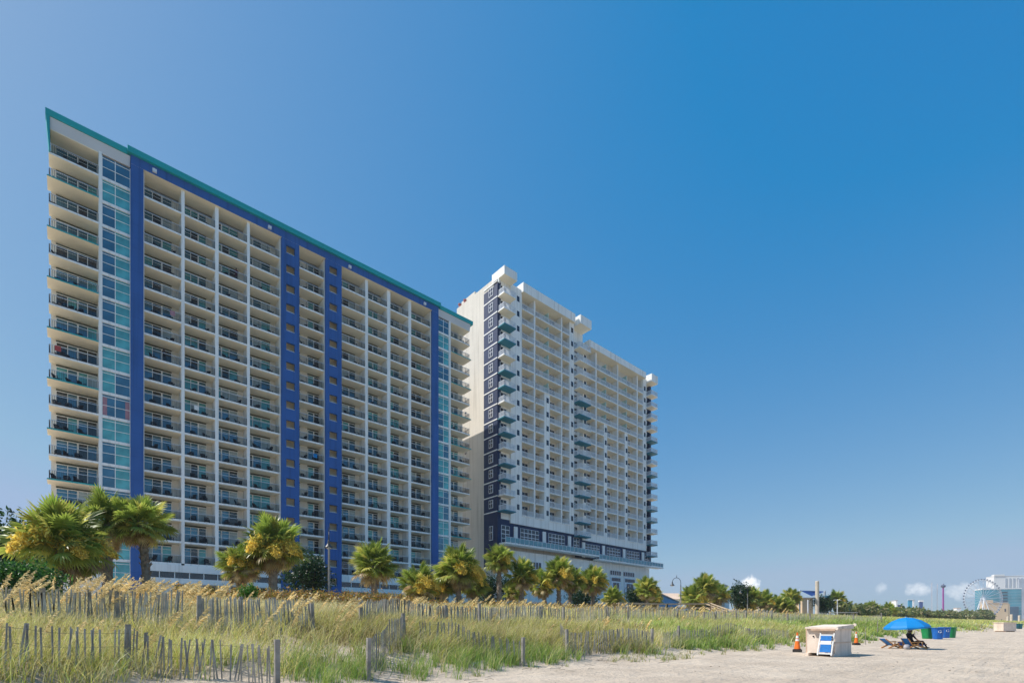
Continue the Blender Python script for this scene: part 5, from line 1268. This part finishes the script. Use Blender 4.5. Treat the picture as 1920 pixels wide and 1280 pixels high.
# pavilion with pale roof
Y = 118; x, y, z = gz(1246, Y); o = thing('pavilion', 'low white pavilion with walls coloured shade blue and peach roof beyond the pale hotel', 'building', (x, y, z), CA)
b = MB(); b.prism([(-3.2, 0), (3.2, 0), (3.2, 3.9), (-.6, 5.6), (-3.2, 4.6)], 'y', 0, 9); inst('wall', b.mesh('wall', 'wall_shade_blue'), o)
b = MB(); b.prism([(-3.6, 4.5), (-.6, 5.66), (3.5, 3.85), (3.5, 4.05), (-.6, 5.9), (-3.6, 4.75)], 'y', -.3, 9.3); inst('roof', b.mesh('roof', 'roof_peach'), o)
b = MB(); b.box(-3.0, 3.0, -.05, 0, 1.2, 2.6); inst('window', b.mesh('window', 'window_dark'), o)
# flat roofed house behind the palm clump
Y = 165; x, y, z = gz(1249, Y); o = thing('beach_house', 'peach roofed house rising behind the low pavilion with shade blue walls', 'house', (x, y, z), CA)
b = MB(); b.box(-5, 5, 0, 9, 0, 7.2); inst('wall', b.mesh('wall', 'white_paint'), o)
b = MB(); b.prism([(-.6, 7.2), (9.6, 7.2), (4.5, 9.4)], 'x', -5.6, 5.6); inst('roof', b.mesh('roof', 'roof_peach'), o)
Y = 150; x, y, z = gz(1350, Y); o = thing('beach_house', 'cream flat roofed house peeping from behind the palm clump', 'house', (x, y, z), CA+.25)
b = MB(); b.box(-2.0, 1.6, 0, 9, 0, 9.9); inst('wall', b.mesh('wall', 'roof_peach'), o)
b = MB(); b.prism([(-2.8, 9.9), (2.4, 9.9), (2.6, 10.1), (1.4, 10.7), (-2.8, 10.9)], 'y', -1, 10); inst('roof', b.mesh('roof', 'concrete_tan'), o)
b = MB(); b.box(1.65, 4.0, 1, 8, 0, 8.4); inst('side_wing', b.mesh('side_wing', 'white_paint'), o)
Y = 190; x, y, z = gz(1470, Y); o = thing('beach_house', 'low pink roofed house between the palms under the cloud', 'house', (x, y, z), CA+.2)
b = MB(); b.box(-7, 9, 0, 8, 0, 7.2); inst('wall', b.mesh('wall', 'roof_peach'), o)
b = MB(); b.prism([(-7.6, 7.25), (9.6, 7.25), (9, 8.6), (-7, 8.8)], 'y', -.6, 8.6); inst('roof', b.mesh('roof', 'tower_white'), o)
# column, posts and sails
def post(px, ptop, Y, r, name, m, label, cat, cap_=True):
    x, y, z = gz(px, Y); top = 1.55+(1172-ptop)*Y/940; b = MB(); b.lathe([(r*1.25, -.3), (r*1.25, .3), (r, .35), (r*.96, top-z-.1), (r*.7, top-z)], n=16); o = b.mesh(name, m); ob = inst(name, o, None, (x, y, z)); tag(ob, label, cat); return Vector((x, y, top))
post(1532.2, 1088.5, 122, .43, 'column', 'concrete_tan', 'tall cream concrete column rising from the dune grass', 'column')
a1 = post(1546.4, 1107, 130, .28, 'sail_mast', 'steel_grey', 'grey pointed mast right of the tall cream column', 'mast')
a2 = post(1499.5, 1105, 132, .17, 'sail_mast', 'white_rail', 'white mast holding the left corner of the blue sail', 'mast')
a3 = post(1515, 1124, 128, .17, 'sail_mast', 'white_rail', 'short white mast below the blue sail', 'mast')
a4 = post(1557.5, 1113, 136, .14, 'sail_mast', 'steel_grey', 'thin grey mast, rightmost beside the concrete column', 'mast')
post(1530.0, 1116, 127, .1, 'pole', 'bark', 'thin brown pole just left of the cream column', 'pole')
def sail(pts, m, label):
    n = 8; mb = MB(); A, B, C = pts; G = {}
    for i in range(n+1):
        for j in range(n+1-i):
            u, v = i/n, j/n; w_ = 1-u-v; p = A*w_+B*u+C*v; cen = (A+B+C)/3; sag = (u*v+v*w_+u*w_); p = p.lerp(cen, .35*sag*min(1, 3*max(u, v, w_)-1)*.4); p.z -= 1.1*27*u*v*w_*.5; G[i, j] = p
    for i in range(n):
        for j in range(n-i):
            mb.face([G[i, j], G[i+1, j], G[i, j+1]])
            if i+j < n-1: mb.face([G[i+1, j], G[i+1, j+1], G[i, j+1]])
    o = mb.build('shade_sail', m); so_ = o.modifiers.new('t', 'SOLIDIFY'); so_.thickness = .04; tag(o, label, 'shade sail', 'shade sails over the playground')
sail([a2+Vector((0, 0, -.2)), at(1548, 1108, 150), at(1522, 1117, 118)], 'sail_navy', 'navy blue triangular shade sail left of the concrete column')
sail([a4+Vector((0, 0, -.3)), at(1540, 1117, 118), at(1562, 1119, 150)], 'far_blue', 'dark teal shade sail right of the concrete column')
Y = 150; x, y, z = gz(1508, Y); o = thing('kiosk', 'orange sided kiosk beneath the navy shade sail', 'kiosk', (x, y, z), CA)
b = MB(); b.box(-.6, 2.6, 0, 3, 0, 6.6); inst('wall', b.mesh('wall', 'sand_stucco'), o); b = MB(); b.box(-.8, 2.9, -.3, 3.3, 6.6, 6.9); inst('roof', b.mesh('roof', 'roof_peach'), o)
x, y, z = gz(1570, 112); o = thing('beach_shower', 'short pale post with two bent shower arms in the dune', 'shower', (x, y, z), CA)
b = MB(); b.tube((0, 0, -.2), (0, 0, 4.0), .09, n=10); inst('post', b.mesh('post', 'white_rail'), o)
for sd in (-1, 1): b = MB(); b.path([(0, 0, 3.6), (sd*.5, 0, 3.9), (sd*.9, 0, 3.7)], .05, 8); inst('arm', b.mesh('arm', 'white_rail'), o)
a = at(1556, 1147.5, 108); b_ = at(1640, 1147.5, 165); mb = MB(); mb.bar(a, b_, .25, .22); lr = thing('low_rail', 'long low cream rail along the top of the far dune', 'rail', (a.x, a.y, hz(a.x, a.y)))
mb.build('rail', 'concrete_tan', lr)
for k in range(9): p = a.lerp(b_, k/8); m = MB(); m.box(p.x-.06, p.x+.06, p.y-.06, p.y+.06, hz(p.x, p.y)-.2, p.z-.12); m.build('post', 'concrete_tan', lr)
# bollards near the far end of the beach
for px, ptop, Y, lab in [(1896.5, 1151, 205, 'tall cream bollard before the glass tower'), (1889.5, 1155, 215, 'short cream bollard left of the tall one'), (1911, 1153, 225, 'cream bollard near the right edge')]: post(px, ptop, Y, .42, 'bollard', 'concrete_tan', lab, 'bollard')
# sling ride tower
x, y, z = gz(1768.5, 420); o = thing('ride_tower', 'tall purple ride mast with black top left of the big wheel', 'ride', (x, y, z)); top = 1.55+(1172-1101)*420/940-z
b = MB(); b.lathe([(.65, 0), (.6, top*.5), (.55, top)], n=12); inst('mast', b.mesh('mast', 'mast_purple'), o)
b = MB(); b.lathe([(.9, top), (1.6, top+.6), (1.7, top+1.8), (.8, top+2.3), (.3, top+3.4)], n=12); inst('mast_head', b.mesh('mast_head', 'pod_dark'), o)
# lattice radio masts far away
for px, ptop, lab in [(1747, 1091, 'left faint lattice radio mast before the cloud'), (1757.5, 1094, 'right faint lattice radio mast before the cloud')]:
    x, y, z = gz(px, 900); H_ = 1.55+(1172-ptop)*900/940-z; b = MB(); n = 14
    for k in range(n):
        z0, z1 = H_*k/n, H_*(k+1)/n; r0, r1 = 1.3*(1-.5*k/n), 1.3*(1-.5*(k+1)/n)
        for c in range(3): a_ = 2.09*c; a2_ = 2.09*(c+1); b.tube((r0*math.cos(a_), r0*math.sin(a_), z0), (r1*math.cos(a_), r1*math.sin(a_), z1), .14, n=4, cap=False); b.tube((r0*math.cos(a_), r0*math.sin(a_), z0), (r1*math.cos(a2_), r1*math.sin(a2_), z1), .09, n=4, cap=False)
    tag(inst('radio_mast', b.mesh('radio_mast', 'mast_grey'), None, (x, y, z)), lab, 'mast')
# distant low buildings behind the scrub
def slabthing(px0, px1, ptop, Y, m, name, label, roof=None, hz0=0, dep=14):
    xa, ya = cpos(px0, Y); xb, yb = cpos(px1, Y); zt = 1.55+(1172-ptop)*Y/940; w_ = math.dist((xa, ya), (xb, yb)); z = hz(xa, ya)
    o = thing(name, label, 'building', ((xa+xb)/2, (ya+yb)/2, z), CA-.35); b = MB(); b.box(-w_/2, w_/2, 0, dep, 0, zt-z); inst('wall', b.mesh('wall', m), o)
    if roof: b = MB(); b.box(-w_/2-.4, w_/2+.4, -.4, dep+.4, zt-z, zt-z+hz0); inst('roof', b.mesh('roof', roof), o)
    return o, w_, zt-z
slabthing(1680, 1682.5, 1125, 560, 'tower_white', 'distant_tower', 'tiny white tower far behind the scrub', 'roof_grey', .5)
slabthing(1682.5, 1689, 1133, 560, 'far_navy', 'distant_building', 'low teal roofed building beside the tiny white tower', 'tower_white', .8, 4)
slabthing(1704, 1710, 1124, 520, 'far_blue', 'distant_tower', 'bright blue boxy tower behind the scrub', 'tower_white', .4, 2)
slabthing(1725, 1730, 1127.5, 520, 'far_navy', 'distant_tower', 'dark blue boxy tower with pale top behind the scrub', 'tower_white', 1.6, 2)
slabthing(1711.5, 1714, 1125, 600, 'tower_white', 'distant_tower', 'thin white tower just right of the bright blue tower', 'roof_grey', .6)
slabthing(1795, 1842, 1146, 640, 'tower_white', 'amusement_building', 'long low white building under the big wheel', 'roof_grey', .7, 10)
o, w_, h_ = slabthing(1794.5, 1801, 1139.5, 630, 'tower_white', 'amusement_building', 'white end block left of the long low building', 'roof_peach', .5, 8)
# sand coloured building and glass hotel
o, w_, h_ = slabthing(1855, 1886, 1130, 700, 'sand_stucco', 'sand_coloured_building', 'sand coloured blocky building behind the big wheel', 'roof_peach', .8, 20)
b = MB(); b.box(-w_/2-2, -w_/2+7, 1, 14, h_*0+1, h_+5); inst('stair_block', b.mesh('stair_block', 'sand_stucco'), o)
b = MB(); b.box(w_/2-1, w_/2+2, .5, 16, 0, h_-1); inst('end_block', b.mesh('end_block', 'sand_stucco'), o)
for xx, zz in ((-w_/2+3, h_*.55), (w_/2-4, h_*.6), (w_/2-8, 3)): b = MB(); b.box(xx, xx+1.4, -.25, 0, zz, zz+4); inst('window', b.mesh('window', 'window_dark'), o)
o, w_, h_ = slabthing(1849, 1907, 1104, 800, 'tower_glass', 'glass_hotel', 'teal glass hotel slab with white roof edge beside the wheel', 'tower_white', 1.6, 22)
b = MB(); b.box(w_/2, w_/2+.6, 1, 22, 0, h_-2); inst('side_wall', b.mesh('side_wall', 'tower_glass_dark'), o)
b = MB(); b.box(-w_/2+4, -w_/2+12, 4, 12, h_+1.6, h_+3.6); inst('roof_house', b.mesh('roof_house', 'tower_shade'), o)
for k in range(7): b = MB(); b.box(-w_/2+24, -w_/2+32, -.35, -.02, h_-6-k*4.6, h_-4-k*4.6); inst('balcony_band', b.mesh('balcony_band', 'window_dark'), o)
for k in range(11): b = MB(); zz = h_*(k+1)/12; b.box(-w_/2, w_/2, -.12, -.01, zz, zz+.35); inst('floor_band', b.mesh('floor_band', 'tower_shade'), o)
b = MB(); b.box(w_/2-20, w_/2-4, -1.4, -.4, 0, h_*.5); inst('lower_block', b.mesh('lower_block', 'tower_glass_dark'), o)
o, w_, h_ = slabthing(1872, 1934, 1079, 900, 'tower_white', 'white_tower_block', 'white high rise tower rising behind the glass hotel', 'tower_white', .8, 26)
for k in range(5): b = MB(); x0 = -w_/2+16+k*5.5; b.box(x0, x0+2.6, -.5, 0, 20, h_-4); inst('window_strip', b.mesh('window_strip', 'tower_shade'), o)
b = MB(); b.box(-w_/2, -w_/2+15, -1, 8, h_+.8, h_+3.5); inst('roof_block', b.mesh('roof_block', 'tower_white'), o)
b = MB(); b.box(4, 20, -4, -.5, 10, h_-6); inst('front_wing', b.mesh('front_wing', 'tower_shade'), o)
# the big wheel, facing the beach
Y = 690; c = at(1843, 1122, Y); x, y, z = gz(1843, Y); R = 26.0
o = thing('ferris_wheel', 'giant white observation wheel with dark gondolas at the right edge', 'ferris wheel', (x, y, z), CA); hc = c.z-z
b = MB(); N = 42
for dy in (-.9, .9):
    for k in range(84):
        a, a2_ = 2*math.pi*k/84, 2*math.pi*(k+1)/84
        b.tube((R*math.cos(a), dy, hc+R*math.sin(a)), (R*math.cos(a2_), dy, hc+R*math.sin(a2_)), .24, n=5, cap=False)
        if dy < 0: b.tube((R*math.cos(a), -.9, hc+R*math.sin(a)), (R*math.cos(a2_), .9, hc+R*math.sin(a2_)), .12, n=4, cap=False)
    for k in range(84): a, a2_ = 2*math.pi*k/84, 2*math.pi*(k+1)/84; b.tube(((R-1.6)*math.cos(a), dy, hc+(R-1.6)*math.sin(a)), ((R-1.6)*math.cos(a2_), dy, hc+(R-1.6)*math.sin(a2_)), .15, n=4, cap=False)
inst('rim', b.mesh('rim', 'wheel_white'), o)
for k in range(21):
    a = 2*math.pi*(k+.25)/21; b = MB(); b.tube((1.2*math.cos(a), -.7, hc+1.2*math.sin(a)), ((R-.8)*math.cos(a), -.5, hc+(R-.8)*math.sin(a)), .28, n=5); inst('spoke', b.mesh('spoke', 'wheel_white'), o)
b = MB(); b.tube((0, -2.2, hc), (0, 2.2, hc), 1.6, n=18); inst('hub', b.mesh('hub', 'wheel_white'), o)
pod = MB(); pod.lathe([(.1, -1.05), (.75, -.9), (.95, -.2), (.95, .45), (.7, .95), (.1, 1.1)], n=12); pm = pod.mesh('gondola', 'pod_dark', smooth=True)
for k in range(N): a = 2*math.pi*k/N; inst('gondola', pm, o, ((R+.75)*math.cos(a), 0, hc+(R+.75)*math.sin(a)))
for sx in (-1, 1):
    for dy in (-3.2, 3.2): b = MB(); b.tube((sx*9.5, dy*1.6, 0), (sx*.4, dy*.75, hc), .75, .5, 8); inst('support_leg', b.mesh('support_leg', 'wheel_white'), o)
b = MB(); b.box(-2.3, 2.3, -4.6, -2.4, 0, hc*.45); b.box(-1.1, 1.1, -4.4, -2.6, hc*.45, hc*.62); inst('mast', b.mesh('mast', 'wheel_white'), o)
b = MB(); b.box(-12, 12, -7, 7, 0, 3.0); inst('platform', b.mesh('platform', 'tower_white'), o)

# ================================================================== air: thin sea haze round the whole scene
hm = bpy.data.materials.new('haze_air'); hm.use_nodes = True; t = hm.node_tree; t.nodes.clear()
ho = t.nodes.new('ShaderNodeOutputMaterial'); pv = t.nodes.new('ShaderNodeVolumePrincipled')
pv.inputs['Color'].default_value = (.86, .93, .98, 1); pv.inputs['Density'].default_value = .00020; pv.inputs['Anisotropy'].default_value = 0
t.links.new(pv.outputs[0], ho.inputs['Volume']); M['haze_air'] = hm
mb = MB(); mb.box(-500, 1420, -700, 600, -3.2, 112); ob = mb.build('haze', 'haze_air'); tag(ob, kind='stuff')
